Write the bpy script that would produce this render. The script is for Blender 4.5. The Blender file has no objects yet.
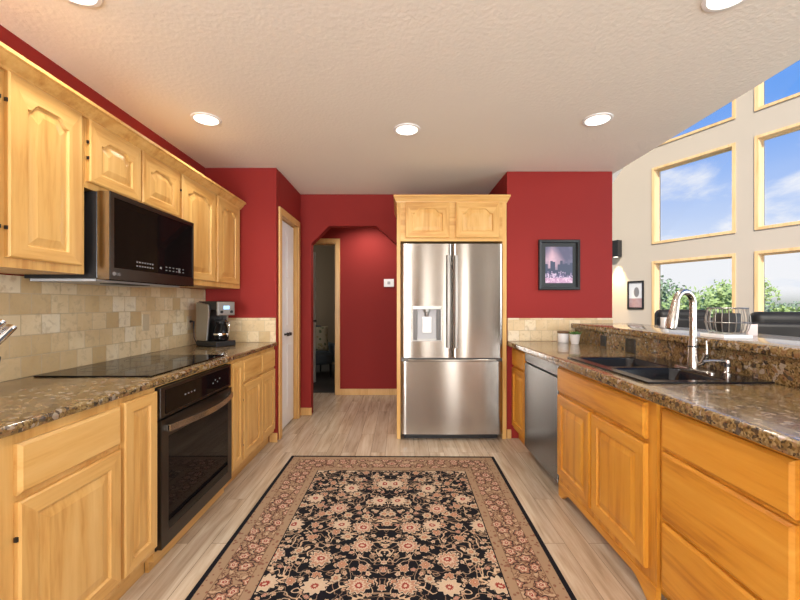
import bpy, bmesh, math, random
from mathutils import Vector, Matrix, noise as mnoise
PI = math.pi
random.seed(7)
C = bpy.context.scene.collection
S = bpy.context.scene

# ------------------------------------------------------------------ camera, sky, sun, daylight, exposure
F = 384.0
HOR = 304.0
CZ = 1.27
cam_d = bpy.data.cameras.new('camera'); cam = bpy.data.objects.new('camera', cam_d); C.objects.link(cam)
cam.location = (0, 0, CZ); cam.rotation_euler = (PI/2, 0, 0)
cam_d.sensor_width = 36; cam_d.lens = 36*F/800; cam_d.shift_y = (HOR-300)/800; cam_d.clip_start = 0.02; cam_d.clip_end = 500
S.camera = cam
S.view_settings.view_transform = 'Standard'; S.view_settings.look = 'None'
S.view_settings.gamma = 1; S.view_settings.use_curve_mapping = False
S.view_settings.exposure = 0.0

SKY_STRENGTH = 1.0
SUN_ENERGY = 6.5
BACK_DAYLIGHT = 40.0
SIDE_FILL = 330.0
CAN_W = 9.0
CEILING_FILL = 235.0

class E:
    """a node socket with arithmetic"""
    def __init__(s, t, sock): s.t = t; s.s = sock
    def m(s, op, b=None, c=None, clamp=False):
        n = s.t.nodes.new('ShaderNodeMath'); n.operation = op; n.use_clamp = clamp
        for i, v in enumerate((s, b, c)):
            if v is None: continue
            if isinstance(v, E): s.t.links.new(v.s, n.inputs[i])
            else: n.inputs[i].default_value = v
        return E(s.t, n.outputs[0])
    def __add__(s, b): return s.m('ADD', b)
    def __sub__(s, b): return s.m('SUBTRACT', b)
    def __mul__(s, b): return s.m('MULTIPLY', b)
    def __truediv__(s, b): return s.m('DIVIDE', b)
    def lt(s, b): return s.m('LESS_THAN', b)
    def gt(s, b): return s.m('GREATER_THAN', b)
    def abs(s): return s.m('ABSOLUTE')
    def min(s, b): return s.m('MINIMUM', b)
    def max(s, b): return s.m('MAXIMUM', b)
    def sstep(s, a, b):
        n = s.t.nodes.new('ShaderNodeMapRange'); n.interpolation_type = 'SMOOTHSTEP'
        s.t.links.new(s.s, n.inputs[0]); n.inputs[1].default_value = a; n.inputs[2].default_value = b
        return E(s.t, n.outputs[0])

def sock(t, node, inp, v):
    if isinstance(v, E): t.links.new(v.s, node.inputs[inp])
    else: node.inputs[inp].default_value = v
def mix(t, f, a, b):
    n = t.nodes.new('ShaderNodeMix'); n.data_type = 'RGBA'
    for i, v in ((0, f), (6, a), (7, b)):
        if isinstance(v, E): t.links.new(v.s, n.inputs[i])
        elif i == 0: n.inputs[0].default_value = v
        else: n.inputs[i].default_value = (*v, 1) if len(v) == 3 else v
    return E(t, n.outputs[2])
def coord(t, kind='Object'):
    n = t.nodes.new('ShaderNodeTexCoord'); return E(t, n.outputs[kind])
def worldpos(t):
    n = t.nodes.new('ShaderNodeNewGeometry'); return E(t, n.outputs['Position'])
def mapping(t, v, scale=(1, 1, 1), rot=(0, 0, 0), loc=(0, 0, 0)):
    n = t.nodes.new('ShaderNodeMapping'); t.links.new(v.s, n.inputs[0])
    if isinstance(loc, E): t.links.new(loc.s, n.inputs[1])
    else: n.inputs[1].default_value = loc
    n.inputs[2].default_value = rot; n.inputs[3].default_value = scale
    return E(t, n.outputs[0])
def noise(t, v, scale, detail=3, rough=.5, dist=0, out='Fac'):
    n = t.nodes.new('ShaderNodeTexNoise'); t.links.new(v.s, n.inputs['Vector'])
    n.inputs['Scale'].default_value = scale; n.inputs['Detail'].default_value = detail
    n.inputs['Roughness'].default_value = rough; n.inputs['Distortion'].default_value = dist
    return E(t, n.outputs['Fac' if out == 'Fac' else 'Color'])
def voronoi(t, v, scale, out='Color', rnd=1.0, feature='F1', dims='3D'):
    n = t.nodes.new('ShaderNodeTexVoronoi'); n.voronoi_dimensions = dims; n.feature = feature
    t.links.new(v.s, n.inputs['Vector']); n.inputs['Scale'].default_value = scale; n.inputs['Randomness'].default_value = rnd
    return E(t, n.outputs[out])
def ramp(t, f, stops, interp='LINEAR'):
    n = t.nodes.new('ShaderNodeValToRGB'); n.color_ramp.interpolation = interp
    el = n.color_ramp.elements
    while len(el) < len(stops): el.new(.5)
    for e, (p, c) in zip(el, stops): e.position = p; e.color = (*c, 1)
    t.links.new(f.s, n.inputs[0]); return E(t, n.outputs[0])
def sep(t, v):
    n = t.nodes.new('ShaderNodeSeparateXYZ'); t.links.new(v.s, n.inputs[0]); return [E(t, o) for o in n.outputs]
def comb(t, x, y, z):
    n = t.nodes.new('ShaderNodeCombineXYZ')
    for i, v in enumerate((x, y, z)): sock(t, n, i, v)
    return E(t, n.outputs[0])
def bump(t, h, strength, dist=.01):
    n = t.nodes.new('ShaderNodeBump'); n.inputs['Strength'].default_value = strength; n.inputs['Distance'].default_value = dist
    t.links.new(h.s, n.inputs['Height']); return E(t, n.outputs[0])

# world: blue sky with soft clouds towards the horizon
w = bpy.data.worlds.new('sky'); S.world = w; w.use_nodes = True; t = w.node_tree; t.nodes.clear()
d = coord(t, 'Generated'); dx, dy, dz = sep(t, d)
up = dz.max(0.0)
base = mix(t, up.sstep(0.0, .42), (.78, .85, .96), (.13, .36, .92))
den = up + .22
pv = comb(t, dx/den, dy/den, 0.0)
cl = noise(t, pv, 1.7, 6, .58, .3)
thr = cl - (up*.42) + (up*-3.2 + 1.0).max(0.0)*.17
cm = thr.sstep(.40, .58)*.95
skyc = mix(t, cm, base, (.94, .95, .98))
skyc = mix(t, dz.sstep(-.02, .03), (.30, .34, .26), skyc)
bg = t.nodes.new('ShaderNodeBackground'); t.links.new(skyc.s, bg.inputs[0]); bg.inputs[1].default_value = SKY_STRENGTH
ow = t.nodes.new('ShaderNodeOutputWorld'); t.links.new(bg.outputs[0], ow.inputs[0])

sd = bpy.data.lights.new('sun', 'SUN'); so = bpy.data.objects.new('sun', sd); C.objects.link(so)
sd.energy = SUN_ENERGY; sd.angle = .01; sd.color = (1, .93, .82)
sun_from = Vector((-.30, -.80, .62))
so.rotation_euler = sun_from.to_track_quat('Z', 'Y').to_euler(); so.location = (10, 4, 9)

def area(name, loc, aim, sx, sy, power, col):
    l = bpy.data.lights.new(name, 'AREA'); l.shape = 'RECTANGLE'; l.size = sx; l.size_y = sy; l.energy = power; l.color = col
    o = bpy.data.objects.new(name, l); C.objects.link(o); o.location = loc
    o.rotation_euler = (Vector(loc)-Vector(aim)).to_track_quat('Z', 'Y').to_euler(); return o
# daylight through the glass doors behind the camera; the two lamps after it are added fill
area('daylight_glass_door', (1.42, -2.93, 1.15), (1.0, 3, 1.15), .72, 2.0, BACK_DAYLIGHT, (1, .97, .93))
area('fill_great_room', (6.6, -1.3, 1.9), (1.2, 3.6, 2.7), 4.2, 3.6, SIDE_FILL, (.90, .96, 1))  # added fill out of view, brightens the window wall and ceiling
area('ceiling_fill_back', (-1.1, -2.93, 1.35), (-.6, .6, 2.9), 1.3, 1.5, CEILING_FILL, (.96, .98, 1))  # added fill aimed up to brighten the ceiling

# ------------------------------------------------------------------ materials
def mat(name, fn, rough=.5, metal=0.0, **kw):
    m = bpy.data.materials.new(name); m.use_nodes = True; t = m.node_tree
    b = t.nodes['Principled BSDF']; b.inputs['Roughness'].default_value = rough; b.inputs['Metallic'].default_value = metal
    for k, v in kw.items(): b.inputs[k.replace('_', ' ')].default_value = v
    if callable(fn):
        r = fn(t)
        if isinstance(r, dict):
            for k, v in r.items(): sock(t, b, k, v)
        else: t.links.new(r.s, b.inputs['Base Color'])
    else: 
        c = E(t, None)
        n = noise(t, coord(t), 9, 2)
        t.links.new(mix(t, n, tuple(x*.94 for x in fn), tuple(min(1, x*1.06) for x in fn)).s, b.inputs['Base Color'])
    return m

def wood(light, mid, dark, horizontal=False):
    def f(t):
        v = coord(t)
        ri = t.nodes.new('ShaderNodeObjectInfo'); rr = E(t, ri.outputs['Random'])
        off = comb(t, rr*7.0, rr*3.0, rr*11.0)
        sc = (1.1, 11, 13) if horizontal else (13, 11, 1.1)
        q = mapping(t, v, sc, loc=off)
        n1 = noise(t, q, 1.0, 4, .55, .6)
        q2 = mapping(t, v, (sc[0]*4, sc[1]*4, sc[2]*4), loc=off)
        n2 = noise(t, q2, 1.2, 3, .6, .2)
        q3 = mapping(t, v, tuple(x*.35 for x in sc), loc=off)
        n3 = noise(t, q3, .9, 2, .5, 1.4)
        base = ramp(t, n1*.7 + n2*.3, [(.30, dark), (.48, mid), (.70, light)])
        board = mix(t, n3.sstep(.58, .72)*.5, base, dark)
        return {'Base Color': board, 'Normal': bump(t, n2, .06, .002)}
    return f
ML, MM, MD = (.75, .475, .175), (.665, .38, .115), (.48, .22, .048)
M = {}
M['maple_v'] = mat('maple_upright_grain', wood(ML, MM, MD), .34)
M['maple_h'] = mat('maple_level_grain', wood(ML, MM, MD, True), .34)
AL, AM, AD = (.65, .32, .045), (.575, .25, .026), (.33, .105, .008)  # same maple as the left run, warm backlight and bounce put into the colour
M['amber_v'] = mat('warmlit_maple_upright_grain', wood(AL, AM, AD), .34)
M['amber_h'] = mat('warmlit_maple_level_grain', wood(AL, AM, AD, True), .34)
M['trim'] = mat('trim_oak', wood((.74, .46, .19), (.66, .38, .13), (.52, .27, .075)), .4)
M['casing'] = mat('window_casing_pine', wood((.70, .50, .27), (.64, .43, .21), (.52, .32, .13)), .45)
M['pale_trim'] = mat('pale_pine', wood((.80, .62, .38), (.76, .56, .32), (.66, .45, .22)), .45)

def paint(col, amp=.05, rough=.6, bs=.08, scale=140):
    def f(t):
        p = worldpos(t); n = noise(t, p, 1.3, 2); n2 = noise(t, p, scale, 2)
        return {'Base Color': mix(t, n, tuple(c*(1-amp) for c in col), tuple(min(1, c*(1+amp)) for c in col)), 'Normal': bump(t, n2, bs, .004)}
    return mat('paint', f, rough)
M['red'] = paint((.255, .017, .013), .05, .72); M['red'].name = 'red_paint'; M['red'].node_tree.nodes['Principled BSDF'].inputs['Specular IOR Level'].default_value = .3
M['cream'] = paint((.43, .37, .30)); M['cream'].name = 'cream_paint'
M['ceil'] = paint((.87, .835, .75), .03, .8, .6, 48); M['ceil'].name = 'textured_ceiling'
M['white'] = paint((.82, .81, .78)); M['white'].name = 'white_paint'
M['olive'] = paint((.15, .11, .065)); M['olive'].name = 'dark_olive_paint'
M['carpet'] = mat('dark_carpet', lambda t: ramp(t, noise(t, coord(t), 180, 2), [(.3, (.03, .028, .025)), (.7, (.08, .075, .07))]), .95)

def floor_fn(t):
    p = worldpos(t); x, y, z = sep(t, p)
    v = comb(t, y, x, 0.0)
    b = t.nodes.new('ShaderNodeTexBrick'); t.links.new(v.s, b.inputs['Vector'])
    b.offset = .37; b.inputs['Scale'].default_value = 1; b.inputs['Brick Width'].default_value = 1.25; b.inputs['Row Height'].default_value = .125
    b.inputs['Mortar Size'].default_value = .0016; b.inputs['Mortar Smooth'].default_value = .2; b.inputs['Bias'].default_value = 0
    b.inputs['Color1'].default_value = (0, 0, 0, 1); b.inputs['Color2'].default_value = (1, 1, 1, 1); b.inputs['Mortar'].default_value = (.4, .4, .4, 1)
    rnd = E(t, b.outputs['Color']); joint = E(t, b.outputs['Fac'])
    rr = sep(t, rnd)[0]
    q = comb(t, x*16.0 + rr*31.0, y*1.3 + rr*17.0, 0.0)
    g = noise(t, q, 1.0, 5, .6, .8)
    q2 = comb(t, x*70.0 + rr*9.0, y*3.0, 0.0)
    g2 = noise(t, q2, 1.0, 3, .6)
    tone = ramp(t, g*.75 + g2*.25, [(.30, (.26, .19, .13)), (.45, (.44, .35, .265)), (.60, (.55, .465, .375)), (.75, (.62, .545, .455))])
    tint = mix(t, rr, (.92, .89, .84), (1.09, 1.05, .97))
    mm = t.nodes.new('ShaderNodeMix'); mm.data_type = 'RGBA'; mm.blend_type = 'MULTIPLY'; mm.inputs[0].default_value = 1
    t.links.new(tone.s, mm.inputs[6]); t.links.new(tint.s, mm.inputs[7])
    col = mix(t, joint*.65, E(t, mm.outputs[2]), (.12, .08, .05))
    return {'Base Color': col, 'Normal': bump(t, joint*-1.0 + g2*.2, .15, .002)}
M['floor'] = mat('grey_oak_planks', floor_fn, .27)

def tile_fn(t):
    p = worldpos(t); x, y, z = sep(t, p)
    v = comb(t, x + y + .03, z - .92, 0.0)
    b = t.nodes.new('ShaderNodeTexBrick'); t.links.new(v.s, b.inputs['Vector']); b.offset = .5
    b.inputs['Scale'].default_value = 1; b.inputs['Brick Width'].default_value = .105; b.inputs['Row Height'].default_value = .1
    b.inputs['Mortar Size'].default_value = .0028; b.inputs['Mortar Smooth'].default_value = .4; b.inputs['Bias'].default_value = 0
    b.inputs['Color1'].default_value = (0, 0, 0, 1); b.inputs['Color2'].default_value = (1, 1, 1, 1); b.inputs['Mortar'].default_value = (.5, .5, .5, 1)
    rr = sep(t, E(t, b.outputs['Color']))[0]; joint = E(t, b.outputs['Fac'])
    n = noise(t, p, 26, 5, .6, .5); n2 = noise(t, p, 7, 2)
    c = ramp(t, rr*.5 + n2*.3 + n*.2, [(.22, (.50, .345, .165)), (.42, (.62, .46, .255)), (.6, (.70, .56, .35)), (.8, (.74, .66, .50))])
    c = mix(t, n.sstep(.48, .70)*.6, c, (.42, .30, .165))
    c = mix(t, joint*.6, c, (.42, .33, .21))
    return {'Base Color': c, 'Normal': bump(t, joint*-1.0 + n*.3, .5, .004)}
M['tile'] = mat('travertine_tile', tile_fn, .5)

def granite_fn(t):
    p = worldpos(t)
    q = mapping(t, p, (1, 1, 1))
    dn = noise(t, p, 9, 3, out='Color')
    a = voronoi(t, mix(t, .03, q, dn), 150); ar, ag, ab = sep(t, a)
    v2 = voronoi(t, mix(t, .05, q, dn), 62); br, bg_, bb = sep(t, v2)
    big = noise(t, p, 6, 4, .6, .6); fine = noise(t, p, 210, 3, .7)
    base = ramp(t, big*.6 + ar*.4, [(.25, (.085, .047, .014)), (.42, (.165, .098, .032)), (.58, (.245, .16, .060)), (.78, (.34, .25, .12))])
    base = mix(t, bg_.gt(.82)*.6, base, (.22, .11, .05))
    base = mix(t, bb.gt(.88)*.55, base, (.42, .36, .29))
    base = mix(t, br.gt(.87)*.8, base, (.028, .020, .016))
    base = mix(t, ag.gt(.89)*.75, base, (.018, .013, .012))
    base = mix(t, fine.sstep(.55, .72)*.5, base, (.06, .035, .02))
    return base
M['granite'] = mat('brown_granite', granite_fn, .22, Coat_Weight=.5, Coat_Roughness=.04)
M['steel'] = None
def steel(name, col, rough, aniso=.75, axis='Z'):
    m = bpy.data.materials.new(name); m.use_nodes = True; t = m.node_tree; b = t.nodes['Principled BSDF']
    b.inputs['Metallic'].default_value = 1; b.inputs['Roughness'].default_value = rough; b.inputs['Anisotropic'].default_value = aniso
    v = coord(t); n = noise(t, mapping(t, v, (2, 2, 260)), 1, 3)
    t.links.new(mix(t, n, tuple(c*.93 for c in col), tuple(min(1, c*1.05) for c in col)).s, b.inputs['Base Color'])
    tg = t.nodes.new('ShaderNodeCombineXYZ'); tg.inputs[2].default_value = 1
    t.links.new(tg.outputs[0], b.inputs['Tangent'])
    return m
M['steel'] = steel('brushed_stainless_steel', (.43, .395, .355), .23, .92)
M['nickel'] = mat('brushed_nickel', (.50, .465, .42), .25, 1.0)
M['brushed'] = mat('satin_steel', (.42, .40, .37), .42, 1.0)
M['chrome'] = mat('polished_chrome', (.85, .85, .85), .08, 1.0)
M['dark_steel'] = mat('black_stainless_steel', (.095, .088, .083), .33, 1.0)
M['dw_steel'] = steel('dishwasher_steel', (.165, .16, .15), .26)
M['blackglass'] = mat('black_glass', (.006, .005, .005), .04, 0, Specular_IOR_Level=.14)
M['black'] = mat('black_plastic', (.012, .012, .013), .35)
M['blackmatt'] = mat('black_matt', (.018, .017, .016), .6)
M['sink'] = mat('black_composite', (.006, .007, .010), .14)
M['grey'] = mat('grey_plastic', (.42, .42, .43), .4)
M['legend'] = mat('pale_legend_print', (.22, .22, .22), .5)
M['whitep'] = mat('white_plastic', (.86, .86, .85), .35)
M['ceramic'] = mat('white_ceramic', (.8, .79, .77), .2)
M['soil'] = mat('soil', (.05, .035, .02), .9)
M['leaf'] = mat('leaf_green', lambda t: ramp(t, noise(t, coord(t), 40, 2), [(.3, (.03, .10, .02)), (.7, (.10, .24, .05))]), .5)
M['leather'] = mat('black_leather', lambda t: {'Base Color': ramp(t, noise(t, coord(t), 6, 3), [(.3, (.006, .0055, .0055)), (.7, (.014, .012, .011))]), 'Normal': bump(t, voronoi(t, coord(t), 150, 'Distance'), .2, .003)}, .5, Specular_IOR_Level=.25)
M['glass'] = mat('clear_glass', (.97, .98, .98), .0, 0, Transmission_Weight=1.0, IOR=1.45)
def pane_mat():
    m = bpy.data.materials.new('window_glass'); m.use_nodes = True; t = m.node_tree; t.nodes.clear()
    g = t.nodes.new('ShaderNodeBsdfGlossy'); g.inputs['Roughness'].default_value = 0
    tr = t.nodes.new('ShaderNodeBsdfTransparent'); fr = t.nodes.new('ShaderNodeFresnel'); fr.inputs[0].default_value = 1.35
    mx = t.nodes.new('ShaderNodeMixShader'); o = t.nodes.new('ShaderNodeOutputMaterial')
    t.links.new(fr.outputs[0], mx.inputs[0]); t.links.new(tr.outputs[0], mx.inputs[1]); t.links.new(g.outputs[0], mx.inputs[2]); t.links.new(mx.outputs[0], o.inputs[0])
    return m
M['pane'] = pane_mat()
def emit(name, col, strength):
    m = bpy.data.materials.new(name); m.use_nodes = True; b = m.node_tree.nodes['Principled BSDF']
    b.inputs['Base Color'].default_value = (*col, 1); b.inputs['Emission Color'].default_value = (*col, 1); b.inputs['Emission Strength'].default_value = strength
    return m
M['lamp'] = emit('lit_lamp_lens', (1, .93, .80), 3.0)
M['lcd'] = emit('lit_display', (.35, .6, .9), .8)

# ------------------------------------------------------------------ mesh helpers
class MB:
    def __init__(s): s.b = bmesh.new()
    def box(s, x0, x1, y0, y1, z0, z1, m=0):
        v = [s.b.verts.new(p) for p in ((x0, y0, z0), (x1, y0, z0), (x1, y1, z0), (x0, y1, z0), (x0, y0, z1), (x1, y0, z1), (x1, y1, z1), (x0, y1, z1))]
        for f in ((0, 3, 2, 1), (4, 5, 6, 7), (0, 1, 5, 4), (1, 2, 6, 5), (2, 3, 7, 6), (3, 0, 4, 7)):
            fc = s.b.faces.new([v[i] for i in f]); fc.material_index = m
        return s
    def prism(s, pts, off, m=0):
        """pts: ordered 3-D polygon, off: extrusion vector"""
        a = [s.b.verts.new(p) for p in pts]; o = Vector(off); b = [s.b.verts.new(Vector(p)+o) for p in pts]; n = len(a)
        fs = [s.b.faces.new(a), s.b.faces.new(b[::-1])] + [s.b.faces.new((a[i], b[i], b[(i+1) % n], a[(i+1) % n])) for i in range(n)]
        for f in fs: f.material_index = m
        return s
    def rings(s, rings, cap0=True, cap1=True, closed=True, m=0):
        R = [[s.b.verts.new(p) for p in r] for r in rings]; n = len(R[0])
        for a, b in zip(R, R[1:]):
            for i in range(n if closed else n-1):
                s.b.faces.new((a[i], a[(i+1) % n], b[(i+1) % n], b[i])).material_index = m
        if cap0: s.b.faces.new(R[0][::-1]).material_index = m
        if cap1: s.b.faces.new(R[-1]).material_index = m
        return s
    def lathe(s, prof, cx=0, cy=0, n=24, m=0, cap0=True, cap1=True):
        s.rings([[(cx+r*math.cos(2*PI*i/n), cy+r*math.sin(2*PI*i/n), z) for i in range(n)] for r, z in prof], cap0, cap1, True, m); return s
    def tube(s, path, r, n=10, m=0):
        P = [Vector(p) for p in path]; rs = r if isinstance(r, (list, tuple)) else [r]*len(P)
        T = [(P[min(i+1, len(P)-1)]-P[max(i-1, 0)]).normalized() for i in range(len(P))]
        u = T[0].orthogonal().normalized(); R = []
        for p, tt, rr in zip(P, T, rs):
            u = (u - tt*u.dot(tt)).normalized(); w_ = tt.cross(u)
            R.append([p + (u*math.cos(2*PI*k/n) + w_*math.sin(2*PI*k/n))*rr for k in range(n)])
        s.rings(R, True, True, True, m); return s
    def build(s, name, mats, parent=None, bevel=0, smooth=False, seg=2, loc=None, rz=0, subsurf=0):
        bmesh.ops.recalc_face_normals(s.b, faces=s.b.faces)
        me = bpy.data.meshes.new(name); s.b.to_mesh(me); s.b.free()
        for m in (mats if isinstance(mats, (list, tuple)) else [mats]): me.materials.append(m)
        o = bpy.data.objects.new(name, me); C.objects.link(o)
        if parent: o.parent = parent
        if loc: o.location = loc
        o.rotation_euler.z = rz
        if bevel:
            b = o.modifiers.new('bevel', 'BEVEL'); b.width = bevel; b.segments = seg; b.limit_method = 'ANGLE'; b.angle_limit = .6
        if subsurf:
            b = o.modifiers.new('subdivision', 'SUBSURF'); b.levels = subsurf; b.render_levels = subsurf
        if smooth or subsurf:
            for p in me.polygons: p.use_smooth = True
            if smooth and not subsurf:
                try: me.set_sharp_from_angle(angle=.7)
                except Exception: pass
        return o
def thing(name, label, cat, loc=(0, 0, 0), rz=0, group=None):
    o = bpy.data.objects.new(name, None); C.objects.link(o); o.empty_display_size = .1
    o.location = loc; o.rotation_euler.z = rz; o['label'] = label; o['category'] = cat
    if group: o['group'] = group
    return o
def tag(o, label, cat, group=None):
    o['label'] = label; o['category'] = cat
    if group: o['group'] = group
    return o
def struct(o, label=None):
    o['kind'] = 'structure'
    if label: o['label'] = label
    return o
def copy_tree(o, loc, label, rz=None):
    c = o.copy(); C.objects.link(c); c.location = loc; c['label'] = label
    if rz is not None: c.rotation_euler.z = rz
    for ch in o.children:
        k = ch.copy(); C.objects.link(k); k.parent = c
        for g in ch.children:
            q = g.copy(); C.objects.link(q); q.parent = k
    return c
def rbox(x0, x1, y0, y1, z0, z1): return MB().box(x0, x1, y0, y1, z0, z1)
def text(s, name, mt, parent, loc, size, rot=(PI/2, 0, 0)):
    cu = bpy.data.curves.new(name, 'FONT'); cu.body = s; cu.size = size; cu.extrude = .0004; cu.align_x = 'LEFT'
    cu.materials.append(mt); tmp = bpy.data.objects.new(name, cu); C.objects.link(tmp)
    me = bpy.data.meshes.new_from_object(tmp.evaluated_get(bpy.context.evaluated_depsgraph_get()))
    bpy.data.objects.remove(tmp); me.name = name
    if not me.materials: me.materials.append(mt)
    o = bpy.data.objects.new(name, me); C.objects.link(o); o.parent = parent; o.location = loc; o.rotation_euler = rot
    return o

# ------------------------------------------------------------------ the room
XL, H, YR, YW, YA, YH = -1.795, 2.525, 3.534, 3.633, 4.39, 5.37
XC = -1.138                                   # closet wall face
XE = 2.01                                     # end of the red picture wall
ZT = .92                                      # worktop height
XRISE = 1.65
struct(rbox(-5.5, 12, -3.2, 8.2, -.12, 0).build('floor', M['floor']))
mb = MB().box(-4.5, 2.055, -3.1, 5.5, H, H+.28)
struct(mb.build('ceiling', M['ceil']))
struct(rbox(XL-.12, XL, -3.1, YR, 0, H).build('wall_left', M['red']))
struct(rbox(XL-.12, XC, YR, YR+.1, 0, H).build('wall_return', M['red'], bevel=.006))
DY0, DY1, DZ = 3.655, 4.25, 2.12              # closet door opening
mb = MB().box(XC-.1, XC, YR+.1, DY0, 0, H).box(XC-.1, XC, DY1, YA, 0, H).box(XC-.1, XC, DY0, DY1, DZ, H)
struct(mb.build('wall_closet', M['red']))
struct(rbox(XC-.7, XC-.62, YR+.1, YA, 0, H).build('wall_closet_back', M['white']))
# wall with the wide opening, its upper corners cut off
ax0, ax1 = -1.017, -.02
zt_, zc = 1.27+78/87.5, 1.27+60/87.5
ex = -.02
mb = MB().prism([(XC-.6, YA, 0), (ax0, YA, 0), (ax0, YA, zc), (-.81, YA, zt_), (-.27, YA, zt_), (-.02, YA, zc-.02), (.0, YA, zc-.04), (.0, YA, 0), (1.02, YA, 0), (1.02, YA, H), (XC-.6, YA, H)], (0, .12, 0))
struct(mb.build('wall_arch', M['red'], bevel=.004))
# hall behind
hx0, hx1, hz = -1.62, -.895, 2.125
mb = MB().box(-2.4, hx0, YH, YH+.12, 0, H).box(hx1, 1.1, YH, YH+.12, 0, H).box(hx0, hx1, YH, YH+.12, hz, H)
struct(mb.build('wall_hall', M['red']))
struct(rbox(-2.45, -2.4, YA+.12, YH, 0, H).build('wall_hall_left', M['red']))
struct(rbox(1.05, 1.1, YA+.12, YH, 0, H).build('wall_hall_right', M['red']))
# side of the fridge recess and the picture wall
struct(rbox(1.012, XE, YW, YW+.12, 0, H).build('wall_picture', M['red'], bevel=.004))
struct(rbox(1.012, 1.1, YW+.12, YA, 0, H).build('wall_recess', M['red']))
struct(rbox(XE-.12, XE, YW+.12, 5.5, 0, H).build('wall_picture_side', M['cream']))
# back wall with a wide glazed opening behind the camera
bx0, bx1 = 1.04, 1.80
mb = MB().box(-1.9, -1.75, -3.1, -2.98, 0, H).box(-.45, bx0, -3.1, -2.98, 0, H).box(-1.75, -.45, -3.1, -2.98, 0, .55).box(-1.75, -.45, -3.1, -2.98, 2.15, H).box(bx1, 2.6, -3.1, -2.98, 0, H).box(bx0, bx1, -3.1, -2.98, 2.17, H)
struct(mb.build('wall_back', M['cream']))
wn = rbox(bx0-.06, bx0, -2.98, -2.95, 0, 2.23).box(bx1, bx1+.06, -2.98, -2.95, 0, 2.23).box(bx0, bx1, -2.98, -2.95, 2.17, 2.23).build('door_glazed', M['trim'])
struct(wn)
rbox(bx0, bx1, -3.04, -3.03, 0, 2.17).build('pane', M['pane'], wn)
wb = rbox(-1.79, -1.75, -2.98, -2.95, .49, 2.21).box(-.45, -.39, -2.98, -2.95, .49, 2.21).box(-1.75, -.45, -2.98, -2.95, 2.15, 2.21).box(-1.75, -.45, -2.98, -2.95, .49, .55).build('window_added_back', M['trim'])  # made-up window, added to frame the upward ceiling fill
struct(wb); rbox(-1.75, -.45, -3.04, -3.03, .55, 2.15).build('pane', M['pane'], wb)
struct(rbox(2.6, 9.5, -3.1, -2.98, 0, 7.5).build('wall_sun_block', M['cream']))  # tall wall added out of view to block the sun

d3 = rbox(0, .70, -.0175, .0175, .02, 2.10).build('door_3', M['whitep'], bevel=.003, loc=(-1.60, YH+.145, 0), rz=math.radians(71)); struct(d3)
MB().tube([(.64, -.018, 1.0), (.64, -.06, 1.0)], [.011, .02], 12).build('door_handle', M['black'], d3, smooth=True)
# dark room seen through the hall doorway
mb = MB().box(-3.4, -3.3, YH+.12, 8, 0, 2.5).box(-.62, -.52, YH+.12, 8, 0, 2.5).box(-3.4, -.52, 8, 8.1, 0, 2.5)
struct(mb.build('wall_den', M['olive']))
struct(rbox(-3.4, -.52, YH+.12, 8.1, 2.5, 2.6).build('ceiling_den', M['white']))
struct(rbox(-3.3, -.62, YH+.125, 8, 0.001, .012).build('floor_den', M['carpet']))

def casing(name, plane, a0, a1, z1, at_, out, wd=.065, th=.018, m='trim'):
    """door casing on the plane x=at_ or y=at_, facing direction out (+1/-1)"""
    o0, o1 = sorted((at_, at_+out*th)); mb = MB()
    for (p0, p1, q0, q1) in ((a0-wd, a0, 0, z1+wd), (a1, a1+wd, 0, z1+wd), (a0, a1, z1, z1+wd)):
        if plane == 'y': mb.box(p0, p1, o0, o1, q0, q1)
        else: mb.box(o0, o1, p0, p1, q0, q1)
    return struct(mb.build(name, M[m], bevel=.004))
casing('trim_1', 'x', DY0, DY1, DZ, XC, 1)
casing('trim_2', 'y', hx0, hx1, hz, YH, -1, .058)
mb = MB().box(hx0, hx0+.015, YH, YH+.12, 0, hz).box(hx1-.015, hx1, YH, YH+.12, 0, hz).box(hx0+.015, hx1-.015, YH, YH+.12, hz-.015, hz)
struct(mb.build('trim_3', M['trim']))
# baseboards
struct(rbox(XC-.06, XC+.012, YR-.014, YR-.001, 0, .085).build('baseboard_return', M['trim'], bevel=.003))
struct(rbox(XC-.6, ax0+.01, YA-.014, YA-.001, 0, .085).build('baseboard_arch', M['trim'], bevel=.003))
struct(rbox(hx1+.0585, 1.05, YH-.014, YH-.001, 0, .085).build('baseboard_hall', M['trim'], bevel=.003))
struct(rbox(1.012, 1.05, YW-.014, YW-.001, 0, .085).build('baseboard_picture', M['trim'], bevel=.003))

mb = MB().box(XC-.1, XC-.0005, DY0, DY0+.003, 0, DZ).box(XC-.1, XC-.0005, DY1-.003, DY1, 0, DZ).box(XC-.1, XC-.0005, DY0+.003, DY1-.003, DZ-.003, DZ)
struct(mb.build('trim_7', M['trim']))
# closet door: a white bifold pair with small knobs
dr = struct(rbox(XC-.075, XC-.04, DY0+.004, DY0+.2965, .012, DZ-.012).build('door_1', M['whitep'], bevel=.003))
dr2 = struct(rbox(XC-.075, XC-.04, DY0+.2985, DY1-.004, .012, DZ-.012).build('door_2', M['whitep'], bevel=.003))
for dd, y0, y1 in ((dr, DY0+.05, DY0+.25), (dr2, DY0+.345, DY1-.05)):
    for z0, z1 in ((.2, .85), (1.05, 1.45), (1.55, 1.98)):
        rbox(XC-.041, XC-.034, y0, y1, z0, z1).build('raised_panel', M['whitep'], dd, bevel=.006)
for dd, yy in ((dr, DY0+.262), (dr2, DY0+.335)):
    mb = MB().tube([(XC-.04, yy, .96), (XC-.015, yy, .96), (XC-.01, yy, .96), (XC+.012, yy, .96)], [.012, .008, .02, .016], 14)
    mb.build('knob', M['black'], dd, smooth=True)

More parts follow.
